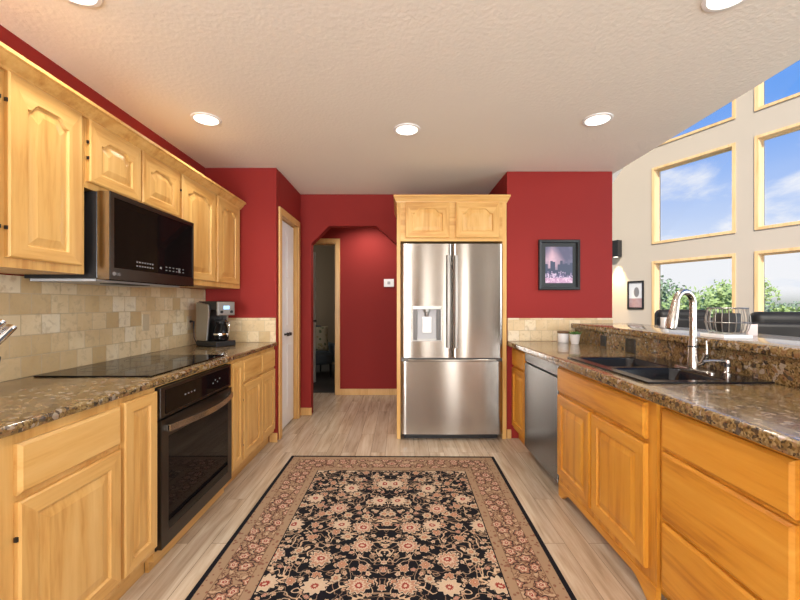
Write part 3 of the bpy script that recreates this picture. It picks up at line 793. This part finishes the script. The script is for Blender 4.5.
# small pots in the corner of the right counter
p1 = thing('canister', 'small white canister with wooden lid in the counter corner', 'canister', (1.487, 3.50, ZT+.0008)); p1.scale = (1.25, 1.25, 1.2)
MB().lathe([(.036, 0), (.038, .004), (.038, .068), (.035, .068)], 0, 0, 24).build('jar', M['ceramic'], p1, smooth=True)
MB().lathe([(.039, .0685), (.040, .072), (.040, .082), (.036, .085)], 0, 0, 24).build('lid', mat('dark_wood', (.16, .09, .04), .5), p1, smooth=True)
p2 = thing('potted_plant', 'tiny green plant in white tapered pot beside the white canister', 'plant', (1.530, 3.36, ZT+.0008)); p2.scale = (1.25, 1.25, 1.2)
MB().lathe([(.024, 0), (.026, .003), (.036, .068), (.038, .072), (.034, .072), (.033, .064)], 0, 0, 24).build('pot', M['ceramic'], p2, smooth=True)
mb = MB()
for k in range(70):
    a = random.uniform(0, 2*PI); r = .036*math.sqrt(random.random()); q = Vector((r*math.cos(a), r*math.sin(a), .066))
    up_ = Vector((math.cos(a)*.012, math.sin(a)*.012, random.uniform(.012, .028))); sd_ = Vector((-math.sin(a), math.cos(a), 0))*.005
    mb.prism([q-sd_*.5, q+up_*.5-sd_, q+up_, q+up_*.5+sd_], (0, 0, .0012))
mb.build('foliage', M['leaf'], p2)

# on the bar
bk = thing('wire_basket', 'round wire basket with dark contents standing on the white book on the bar', 'basket', (1.760, 2.065, 1.09+.0205))
mb = MB()
prf = [(.072, .004), (.086, .022), (.094, .06), (.093, .09), (.084, .136)]
for k in range(20):
    a = 2*PI*k/20; mb.tube([(r*math.cos(a), r*math.sin(a), z) for r, z in prf], .0022, 6)
mb.build('wires', M['brushed'], bk, smooth=True)
for r, z, th in ((.072, .004, .003), (.095, .062, .0026), (.084, .137, .004)):
    m = MB(); m.rings([[((r+th*math.cos(b))*math.cos(a*PI/20), (r+th*math.cos(b))*math.sin(a*PI/20), z+th*math.sin(b)) for b in [2*PI*q/6 for q in range(6)]] for a in range(41)], False, False)
    m.build('hoop', M['brushed'], bk, smooth=True)
MB().lathe([(.02, .008), (.052, .012), (.055, .02), (.055, .106), (.052, .110), (.02, .110)], 0, 0, 24).build('dark_tin', M['blackmatt'], bk, smooth=True)
tag(rbox(-.075, .075, -.08, .08, .0006, .0195).build('book', M['whitep'], bevel=.003, loc=(1.742, 2.055, 1.09)), 'thin white book lying on the bar under the wire basket', 'book')
cdm = rbox(-.037, .037, -.004, .004, .0006, .066).build('card', mat('pink_card', (.78, .62, .55), .6), loc=(1.985, 2.165, 1.09), rz=.25)
tag(cdm, 'small pale pink card standing upright on the bar right of the basket', 'card')
cu = thing('cup', 'small white cup on the bar under the faucet spout, before black armchair', 'cup', (1.985, 2.88, 1.0908))
MB().lathe([(.022, 0), (.026, .003), (.027, .075), (.0245, .075), (.0235, .006)], 0, 0, 24).build('bowl', M['ceramic'], cu, smooth=True)
MB().lathe([(.0275, .072), (.0285, .075), (.0275, .078), (.0245, .0755)], 0, 0, 24, cap0=False, cap1=False).build('rim', M['ceramic'], cu, smooth=True)

# ------------------------------------------------------------------ left counter things
cm_ = thing('coffee_maker', 'steel and black drip coffee maker with glass carafe in the left counter corner', 'coffee maker', (-1.545, 3.225, ZT+.0008), math.radians(60)); cm_.scale = (.9, .9, 1)
# local: front faces -y, x to the right
rbox(-.10, .10, -.15, .15, 0, .045).build('base', M['black'], cm_, bevel=.006)
rbox(-.085, .085, .02, .145, .0455, .30).build('tower', M['black'], cm_, bevel=.006)
for sx in (-1, 1):
    xx = sorted((sx*.086, sx*.104))
    MB().prism([(xx[0], .148, .046), (xx[0], -.01, .046), (xx[0], -.045, .30), (xx[0], -.03, .345), (xx[0], .13, .365), (xx[0], .148, .35)], (xx[1]-xx[0], 0, 0)).build('side_panel', M['brushed'], cm_, bevel=.004)
rbox(-.085, .085, -.13, .145, .3005, .372).build('brew_head', M['black'], cm_, bevel=.008)
hd = rbox(-.088, .088, -.152, -.1305, .255, .368).build('control_panel', M['brushed'], cm_, bevel=.006)
rbox(-.03, .03, -.1545, -.1522, .305, .335).build('display', M['lcd'], hd)
for k in (-1, 1):
    MB().tube([(k*.05, -.152, .285), (k*.05, -.162, .285)], .012, 14).build('button', M['black'], hd, smooth=True)
ca = MB().lathe([(.05, .047), (.066, .055), (.07, .10), (.058, .16), (.045, .185), (.045, .2)], 0, -.075, 24, cap1=False).build('carafe', M['blackglass'], cm_, smooth=True)
MB().lathe([(.048, .2005), (.05, .21), (.04, .225)], 0, -.075, 24).build('lid', M['black'], ca, smooth=True)
MB().lathe([(.0708, .095), (.0708, .108)], 0, -.075, 24, cap0=False, cap1=False).build('band', M['chrome'], ca, smooth=True)
MB().tube([(.012, -.12, .205), (.02, -.155, .2), (.024, -.165, .16), (.02, -.15, .09), (.015, -.142, .085)], .008, 8).build('handle', M['chrome'], ca, smooth=True)
pc = MB().tube([(XL+.022, 3.245, 1.122), (XL+.05, 3.245, 1.12), (XL+.055, 3.24, 1.05), (XL+.06, 3.235, .99), (XL+.09, 3.22, .935), (-1.66, 3.36, .927), (-1.64, 3.40, .93)], [.012, .010, .004, .004, .004, .004, .004], 8).build('power_cord', M['black'], smooth=True)
pc.parent = cm_; pc.matrix_parent_inverse = (Matrix.Translation(cm_.location) @ Matrix.Rotation(math.radians(60), 4, 'Z') @ Matrix.Diagonal((.9, .9, 1, 1))).inverted()

# knife block with steel handled knives, mostly left of the frame
kb = tag(MB().prism([(-.05, -.09, 0), (-.05, .06, 0), (-.05, .085, .15), (-.05, -.01, .225), (-.05, -.09, .12)], (.10, 0, 0)).build('knife_block', mat('dark_block', (.05, .03, .02), .45), bevel=.004, loc=(-1.59, 1.405, ZT+.0008), rz=-.6),
     'dark wooden knife block at the left frame edge on the left counter', 'knife block')
import itertools
kd = Vector((0, .62, .78)).normalized()
kd = Matrix.Rotation(-.6, 3, 'Z') @ kd
first = None
spots = [(-.03, .025, .20), (0, .025, .20), (.03, .025, .20), (-.03, .055, .178), (0, .055, .178), (.03, .055, .178)]
klab = ['upper row, nearest the wall', 'upper row, middle', 'upper row, nearest the cooktop', 'lower row, nearest the wall', 'lower row, middle', 'lower row, nearest the cooktop']
for (lx, ly, lz), lb in zip(spots, klab):
    p = Matrix.Rotation(-.6, 3, 'Z') @ Vector((lx, ly, 0)) + Vector((-1.59, 1.405, ZT+lz))
    if first is None:
        first = thing('kitchen_knife', '', 'knife', p, 0, 'steel handled knives in the block')
        first.rotation_euler = kd.to_track_quat('Z', 'Y').to_euler()
        R = []
        for z, a, b in ((.006, .007, .010), (.012, .008, .012), (.06, .009, .013), (.105, .009, .012), (.112, .006, .009)):
            R.append([(a*math.cos(q*PI/6), b*math.sin(q*PI/6), z) for q in range(12)])
        h = MB().rings(R).build('handle', M['chrome'], first, smooth=True)
        MB().box(-.0092, .0092, -.004, .004, .02, .1).build('grip_inlay', M['black'], h)
        MB().box(-.0015, .0015, -.011, .011, -.10, .006).build('blade', M['chrome'], first)
        k = first
    else: k = copy_tree(first, p, '')
    k['label'] = 'steel handled knife in the dark block, ' + lb

# ------------------------------------------------------------------ walls: pictures, switches, sconce
pf = thing('framed_picture', 'black framed dusk city skyline picture on the red wall by fridge', 'picture', (1.306, YW-.0005, 1.402))
PW, PH = .388, .474
mb = MB()
def rect(e, y): return [(e, y, e), (PW-e, y, e), (PW-e, y, PH-e), (e, y, PH-e)]
mb.rings([rect(0, 0), rect(0, -.026), rect(.006, -.03), rect(.026, -.028), rect(.030, -.012), rect(.030, 0)], False, False).build('frame', M['black'], pf)
mb = MB(); mb.rings([rect(.030, -.008), rect(.030, -.010), rect(.066, -.010), rect(.066, -.008)], False, False).build('mat_board', mat('charcoal_mat', (.02, .024, .026), .6), pf)
def skyline_fn(t):
    x, y, z = sep(t, coord(t)); u = (x-.066)/(PW-.132); v = (z-.066)/(PH-.132)
    cells = t.nodes.new('ShaderNodeTexWhiteNoise'); cells.noise_dimensions = '1D'
    t.links.new((u*11.0).m('FLOOR').s, cells.inputs['W']); hh = E(t, cells.outputs['Value'])
    c2 = t.nodes.new('ShaderNodeTexWhiteNoise'); c2.noise_dimensions = '1D'; t.links.new((u*27.0).m('FLOOR').s, c2.inputs['W']); h2 = E(t, c2.outputs['Value'])
    sky_ = mix(t, ((u-.25).abs() + (v-.62).abs()*.8).sstep(.05, .55), (.62, .42, .50), (.10, .10, .17))
    sky_ = mix(t, noise(t, coord(t), 14, 3).sstep(.45, .7)*.5, sky_, (.20, .19, .28))
    tower = v.lt(hh*.28+.36)
    b1 = mix(t, tower, sky_, (.055, .07, .12))
    low = v.lt(h2*.18+.16)
    lights = voronoi(t, coord(t), 90); lr = sep(t, lights)[0]
    near = mix(t, lr.gt(.55), (.12, .10, .20), (.55, .45, .60))
    b2 = mix(t, low, b1, near)
    return mix(t, v.lt(.14), b2, mix(t, lr, (.72, .55, .66), (.42, .22, .38)))
mb = MB(); mb.rings([rect(.066, -.006), rect(.066, -.0085)], True, True).build('photo_print', mat('skyline_print', skyline_fn, .3), pf)

th = thing('wall_switch', 'small white switch plate on the red hall wall beside fridge surround', 'switch', (-.155, YH-.0006, 1.27+21/71.5))
rbox(-.07, .07, -.014, 0, -.055, .055).build('plate', M['whitep'], th, bevel=.004)
rbox(-.02, .02, -.018, -.0142, -.02, .02).build('dial', M['grey'], th, bevel=.002)

def at_px(px): return (6.77*((px-400)/F)-4.46)/(.430+.903*((px-400)/F))
ts_ = at_px(618.5)
sc = thing('wall_sconce', 'black box wall sconce glowing downward on the cream great room wall', 'wall light', W(ts_, 0, 0))
yt = W(ts_, 0).y; zz = lambda py, yy_: CZ + (HOR-py)/F*yy_
def wl(n0, t0, t1, za, zb, name, mt, par):
    m = MB(); o = W(ts_, 0, 0); m.prism([W(ts_+t0, za, n0[0])-o, W(ts_+t1, za, n0[0])-o, W(ts_+t1, zb, n0[0])-o, W(ts_+t0, zb, n0[0])-o], NI*(n0[1]-n0[0])); return m.build(name, mt, par, bevel=.004)
z_t, z_b = zz(241, yt), zz(257.5, yt)
wl((.001, .02), -.05, .05, z_b+.05, z_t-.05, 'wall_plate', M['black'], sc)
wl((.0202, .14), -.085, .085, z_b+.006, z_t, 'housing', M['black'], sc)
wl((.05, .11), -.03, .03, z_b, z_b+.0055, 'lens', M['lamp'], sc)
l = bpy.data.lights.new('sconce_lamp', 'SPOT'); l.energy = 300; l.spot_size = 1.05; l.spot_blend = .9; l.color = (1, .70, .33); l.shadow_soft_size = .02
lo = bpy.data.objects.new('sconce_lamp', l); C.objects.link(lo); lo.location = W(ts_, z_b-.02, .09)

tf = at_px(636); yt2 = W(tf, 0).y; wf = 12/F*yt2/ .75
fp = thing('framed_picture', 'small black framed portrait print on the cream wall right of the sconce', 'picture', W(tf, 0, 0))
def wf_(n, hw, za, zb, o=W(tf, 0, 0)): return [W(tf-hw, za, n)-o, W(tf+hw, za, n)-o, W(tf+hw, zb, n)-o, W(tf-hw, zb, n)-o]
za, zb = zz(309, yt2), zz(281, yt2)
m = MB(); m.rings([wf_(.001, .15, za, zb), wf_(.025, .15, za, zb), wf_(.025, .125, za+.03, zb-.03), wf_(.001, .125, za+.03, zb-.03)], False, False); m.build('frame', M['black'], fp)
def portrait_fn(t):
    x, y, z = sep(t, coord(t)); v = (z-za)/(zb-za); q = x + 0.0
    head = ((x*6.0)*(x*6.0) + (v-.60)*(v-.60)*.5).sstep(.012, .02)
    c = mix(t, head, (.18, .17, .17), (.55, .55, .56))
    return mix(t, v.lt(.38), c, mix(t, noise(t, coord(t), 12, 2), (.25, .12, .12), (.40, .30, .30)))
m = MB(); m.rings([wf_(.003, .125, za+.03, zb-.03), wf_(.006, .125, za+.03, zb-.03)], True, True); m.build('photo_print', mat('portrait_print', portrait_fn, .4), fp)

# ------------------------------------------------------------------ recessed lights
cans = [((-1.314, 2.605), 'recessed ceiling light over the left counter near the red wall'),
        ((.05, 2.76), 'recessed ceiling light in the middle of the ceiling above the rug end'),
        ((1.342, 2.61), 'recessed ceiling light over the right counter by the picture wall'),
        ((-1.30, 1.525), 'recessed ceiling light cut by the top frame edge above the left cabinets'),
        ((1.335, 1.55), 'recessed ceiling light cut by the top frame edge above the right counter')]
def can(x, y, label):
    o = thing('recessed_light', label, 'ceiling light', (x, y, H), 0, 'recessed ceiling lights')
    MB().lathe([(.096, -.0005), (.094, -.006), (.078, -.008), (.076, -.004), (.076, -.0005)], 0, 0, 32, cap0=False, cap1=False).build('trim_ring', M['whitep'], o, smooth=True)
    MB().lathe([(.0755, -.001), (.0755, -.0035)], 0, 0, 32).build('lens', M['lamp'], o)
    return o
proto = None
for (x, y), lab in cans:
    if proto is None: proto = can(x, y, lab)
    else: copy_tree(proto, (x, y, H), lab)
for x, y, pw in [(p[0][0], p[0][1], 1) for p in cans] + [(.05, 1.0, 1), (-.42, 4.98, 1.3)]:
    l = bpy.data.lights.new('downlight_lamp', 'SPOT'); l.energy = CAN_W*4*pw; l.spot_size = 2.5; l.spot_blend = .8; l.shadow_soft_size = .07; l.color = (1, .95, .86)
    lo = bpy.data.objects.new('downlight_lamp', l); C.objects.link(lo); lo.location = (x, y, H-.03)

# ------------------------------------------------------------------ rug
RHX, RHY = .838, 1.25
def rug_fn(t):
    x, y, z = sep(t, coord(t)); ax = x.abs()
    de = (ax*-1.0 + RHX).min(y.abs()*-1.0 + RHY)
    v = comb(t, ax, y, 0.0)
    wob = noise(t, v, 11.0, 2, out='Color')
    vv = mix(t, .04, v, wob)
    vx, vy, vz = sep(t, vv)
    def flower(scale, R0, k, seed, rnd):
        vs = comb(t, vx*scale + seed, vy*scale + seed*.7, 0.0)
        n = t.nodes.new('ShaderNodeTexVoronoi'); n.voronoi_dimensions = '2D'; n.inputs['Scale'].default_value = 1; n.inputs['Randomness'].default_value = rnd
        t.links.new(vs.s, n.inputs['Vector'])
        sb = t.nodes.new('ShaderNodeVectorMath'); sb.operation = 'SUBTRACT'; t.links.new(vs.s, sb.inputs[0]); t.links.new(n.outputs['Position'], sb.inputs[1])
        fx_, fy_, _ = sep(t, E(t, sb.outputs[0])); r = (fx_*fx_ + fy_*fy_).m('SQRT'); a = fy_.m('ARCTAN2', fx_)
        cr, cg, cb = sep(t, E(t, n.outputs['Color']))
        pet = (a*k + cr*6.0).m('COSINE')*.13 + .87
        return r/(pet*R0*1.0), cr, cg
    CR, TAN, RED, NAVY, RUST = (.50, .385, .28), (.36, .22, .13), (.25, .04, .03), (.10, .13, .17), (.36, .13, .075)
    BL = (.008, .008, .011)
    # field: vines, leaves, flowers
    vn = noise(t, v, 9.0, 1, .5, 1.2); vine = (vn - .5).abs().lt(.014)
    vn2 = noise(t, comb(t, ax + 4.0, y, 0.0), 15.0, 1, .5, .8); vine2 = (vn2 - .5).abs().lt(.02)
    f = mix(t, vine2*.7, BL, (.34, .22, .14)); f = mix(t, vine, f, (.50, .36, .24))
    def paint_flower(f, fl, c_out, c_mid, c_in, rim):
        r, cr, cg = fl
        f = mix(t, r.lt(1.12), f, BL); f = mix(t, r.lt(1.0), f, rim); f = mix(t, r.lt(.86), f, c_out)
        f = mix(t, r.lt(.58), f, c_mid); f = mix(t, r.lt(.36), f, c_in); return mix(t, r.lt(.15), f, CR)
    fs = flower(17.0, .22, 5.0, 3.1, .9); pal = mix(t, fs[1].gt(.5), (.34, .20, .12), (.45, .34, .23)); pal = mix(t, fs[2].gt(.75), pal, RED)
    f = paint_flower(f, fs, pal, CR, RED, (.55, .40, .27))
    fm = flower(9.5, .27, 7.0, 11.3, .75); pm = mix(t, fm[1].gt(.55), (.36, .17, .11), (.44, .34, .235))
    f = paint_flower(f, fm, pm, TAN, RUST, CR)
    fb = flower(4.4, .25, 11.0, 5.9, .55); pb = mix(t, fb[1].gt(.5), (.48, .36, .25), (.38, .21, .14))
    f = paint_flower(f, fb, pb, CR, RED, CR)
    # border
    bs = flower(13.0, .42, 6.0, 2.2, .7); bn = noise(t, v, 24.0, 2, .6, 1.2)
    b = mix(t, (bn-.5).abs().lt(.035), (.30, .195, .12), (.13, .06, .04))
    b = mix(t, bn.sstep(.55, .62)*.6, b, (.50, .36, .24))
    b = paint_flower(b, bs, (.32, .16, .105), CR, RED, (.13, .06, .045))
    guard = mix(t, voronoi(t, v, 42.0, 'Distance').lt(.30), (.30, .20, .125), (.20, .095, .06))
    col = mix(t, de.lt(.285), f, BL)
    col = mix(t, de.lt(.279), col, guard); col = mix(t, de.lt(.232), col, (.17, .10, .06)); col = mix(t, de.lt(.228), col, b)
    col = mix(t, de.lt(.082), col, (.17, .10, .06)); col = mix(t, de.lt(.078), col, guard); col = mix(t, de.lt(.026), col, BL)
    return {'Base Color': col, 'Normal': bump(t, noise(t, coord(t), 320, 2), .3, .003)}
rg = MB().box(-RHX, RHX, -RHY, RHY, .0006, .009).build('area_rug', mat('persian_rug', rug_fn, .95, Specular_IOR_Level=.12), bevel=.003, loc=(-.078, 3.187-RHY, 0), rz=-.012)
tag(rg, 'black and tan floral oriental rug on the plank floor between the counters', 'rug')

# ------------------------------------------------------------------ great room seating, den chair
def sofa(name, cx, cy, wdt, top, rz, label, cat):
    o = thing(name, label, cat, (cx, cy, 0), rz)
    # local: back is on -y side, facing +y
    rbox(-wdt/2+.12, wdt/2-.12, -.30, .42, .12, .34).build('seat_base', M['leather'], o, bevel=.02)
    n = max(1, round((wdt-.3)/.62)); cw = (wdt-.32)/n
    for k in range(n):
        x0 = -wdt/2+.16+k*cw
        rbox(x0+.004, x0+cw-.004, -.16, .46, .345, .5).build('seat_cushion', M['leather'], o, bevel=.05, seg=4, smooth=True)
        rbox(x0+.004, x0+cw-.004, -.37, -.17, .505, top).build('back_cushion', M['leather'], o, bevel=.07, seg=5, smooth=True)
    rbox(-wdt/2+.12, wdt/2-.12, -.46, -.372, .12, top-.09).build('back_panel', M['leather'], o, bevel=.04, seg=4, smooth=True)
    for s_ in (-1, 1):
        a, b = sorted((s_*(wdt/2-.14), s_*wdt/2)); rbox(a, b, -.40, .45, .10, .66).build('arm', M['leather'], o, bevel=.06, seg=5, smooth=True)
        for yy_ in (-.36, .38): rbox(s_*(wdt/2-.1)-.025, s_*(wdt/2-.1)+.025, yy_-.025, yy_+.025, 0, .0995).build('leg', M['black'], o)
    return o
sofa('armchair', 3.56, 5.02, .90, 1.203, -.25, 'black leather high-back armchair behind the faucet by the windows', 'armchair')
sofa('sofa', 3.97, 3.52, 1.7, 1.20, -.42, 'long black leather sofa behind the wire basket by the windows', 'sofa')

M['slate'] = mat('slate_blue_fabric', (.055, .075, .09), .85)
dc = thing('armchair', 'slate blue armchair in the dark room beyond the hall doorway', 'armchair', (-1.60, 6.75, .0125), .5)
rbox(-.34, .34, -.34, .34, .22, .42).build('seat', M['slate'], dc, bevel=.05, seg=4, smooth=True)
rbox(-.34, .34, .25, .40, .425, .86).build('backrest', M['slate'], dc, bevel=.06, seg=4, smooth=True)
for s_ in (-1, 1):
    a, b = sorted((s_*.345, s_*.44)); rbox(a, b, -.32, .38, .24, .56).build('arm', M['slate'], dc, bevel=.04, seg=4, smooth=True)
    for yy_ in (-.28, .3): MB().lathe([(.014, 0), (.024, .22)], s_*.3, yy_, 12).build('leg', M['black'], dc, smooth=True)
def cushion(name, w_, h_, t_, mt, loc, rot, label):
    R = []; N = 24
    m = MB(); G = {}
    for s_ in (-1, 1):
        for i in range(N+1):
            for j in range(N+1):
                u, v = 2*i/N-1, 2*j/N-1
                th_ = t_/2*((1-u**4)*(1-v**4))**.5; pin = 1-.07*(abs(u)*abs(v))**2
                key = (i, j, 0 if i in (0, N) or j in (0, N) else s_)
                if key not in G: G[key] = m.b.verts.new((u*w_/2*(1-.05*(1-v*v)), s_*th_, v*h_/2*(1-.05*(1-u*u))))
        for i in range(N):
            for j in range(N):
                g = lambda a, b: G[(a, b, 0 if a in (0, N) or b in (0, N) else s_)]
                try: m.b.faces.new([g(i, j), g(i+1, j), g(i+1, j+1), g(i, j+1)])
                except ValueError: pass
    o = m.build(name, mt, smooth=True, loc=loc); o.rotation_euler = rot; tag(o, label, 'cushion'); return o
fl = mat('floral_fabric', lambda t: mix(t, voronoi(t, coord(t), 16, 'Distance').lt(.38), (.45, .42, .30), mix(t, noise(t, coord(t), 14, 2).gt(.5), (.12, .17, .10), (.35, .30, .16))), .9)
cushion('throw_cushion', .44, .44, .15, fl, (-1.47, 6.72, .66), (-.25, 0, .4), 'floral cream and green cushion on the slate blue armchair')
cushion('throw_cushion', .26, .24, .18, mat('cream_fluff', (.6, .57, .5), .95), (-1.62, 6.44, .57), (-.2, 0, .4), 'round cream cushion in front of the floral one on the blue armchair')
l = bpy.data.lights.new('den_fill', 'AREA'); l.energy = 17; l.size = .9; l.color = (1, .95, .85)  # area lamp inside the den, no window is built there
lo = bpy.data.objects.new('den_fill', l); C.objects.link(lo); lo.location = (-3.2, 6.6, 1.5); lo.rotation_euler = (0, -PI/2, 0)

# ------------------------------------------------------------------ outdoors
struct(rbox(-60, 140, 8.3, 160, -4.2, -4.0).build('ground', mat('meadow', lambda t: ramp(t, noise(t, coord(t), .4, 4), [(.3, (.10, .17, .05)), (.7, (.24, .30, .12))]), .95)))
mb = MB(); mb.prism([W(-2, -.2, -TH-.01), W(6, -.2, -TH-.01), W(6, -.2, -3.2), W(-2, -.2, -3.2)], (0, 0, .1))
struct(mb.build('ground_deck', mat('pale_deck', (.62, .58, .52), .7)))
def leafmat(name, a, b):
    def f(t):
        g = t.nodes.new('ShaderNodeObjectInfo')
        n = noise(t, coord(t), 1.4, 3); return ramp(t, n, [(.3, a), (.7, b)])
    return mat(name, f, .6)
LM = [leafmat('leaves_light', (.22, .34, .10), (.42, .52, .22)), leafmat('leaves_blue', (.18, .28, .17), (.32, .42, .28))]
BK = mat('bark', (.12, .09, .06), .9)
def tree(h, r, seed, lm):
    rnd = random.Random(seed); o = thing('tree', '', 'tree', (0, 0, 0))
    mb = MB(); lobes = []
    for k in range(16):
        a = rnd.uniform(0, 2*PI); z = rnd.uniform(.35, .93); rad = r*(1-abs(z-.6)*1.2)*rnd.uniform(.3, .95)
        lobes.append((Vector((rad*math.cos(a), rad*math.sin(a), z*h)), r*rnd.uniform(.25, .5)))
    for c_, lr in lobes:
        for k in range(190):
            dv = Vector((rnd.gauss(0, 1), rnd.gauss(0, 1), rnd.gauss(0, 1))).normalized()*lr*rnd.uniform(.45, 1.05)
            p = c_+dv; s_ = rnd.uniform(.10, .2); a_ = Vector((rnd.gauss(0, 1), rnd.gauss(0, 1), rnd.gauss(0, 1))).normalized(); b_ = a_.orthogonal().normalized()
            vs = [mb.b.verts.new(q) for q in (p-a_*s_, p+b_*s_*.6, p+a_*s_, p-b_*s_*.6)]; mb.b.faces.new(vs)
    mb.build('foliage', lm, o)
    m = MB(); m.tube([(0, 0, 0), (.05*r, 0, h*.4), (0, .05*r, h*.85)], [.03*h, .022*h, .006*h], 8)
    for c_, lr in lobes[:9]: m.tube([(0, 0, h*.3), c_*.5+Vector((0, 0, h*.2)), c_], [.012*h, .008*h, .003*h], 5)
    m.build('trunk', BK, o, smooth=True); return o
protos = [tree(7.0, 2.6, 3, LM[0]), tree(8.0, 2.6, 9, LM[1])]
def px_pos(px, Y): return ((px-400)/F*Y, Y)
spots = [(704, 20, 0, .84), (798, 20, 0, .71), (652, 27, 1, .93), (740, 27, 0, .95), (835, 27, 1, .8), (694, 34, 1, .78), (770, 34, 1, .74), (645, 42, 1, .8), (722, 42, 0, .86), (795, 42, 1, .72), (890, 30, 0, .8)]
tl_ = {0: 'light green leafy tree in the near row outside the great room windows', 1: 'grey-green leafy tree outside the great room windows'}
used = [False, False]
for px, Y, k, s_ in spots:
    x, y = px_pos(px, Y)
    if not used[k]: used[k] = True; o = protos[k]; o.location = (x, y, -4.0)
    else: o = copy_tree(protos[k], (x, y, -4.0), '')
    o['label'] = tl_[k]; o['group'] = ('light green' if k == 0 else 'grey-green') + ' trees outside the great room windows'
    o.scale = (s_, s_, s_); o.rotation_euler.z = random.uniform(0, 6)
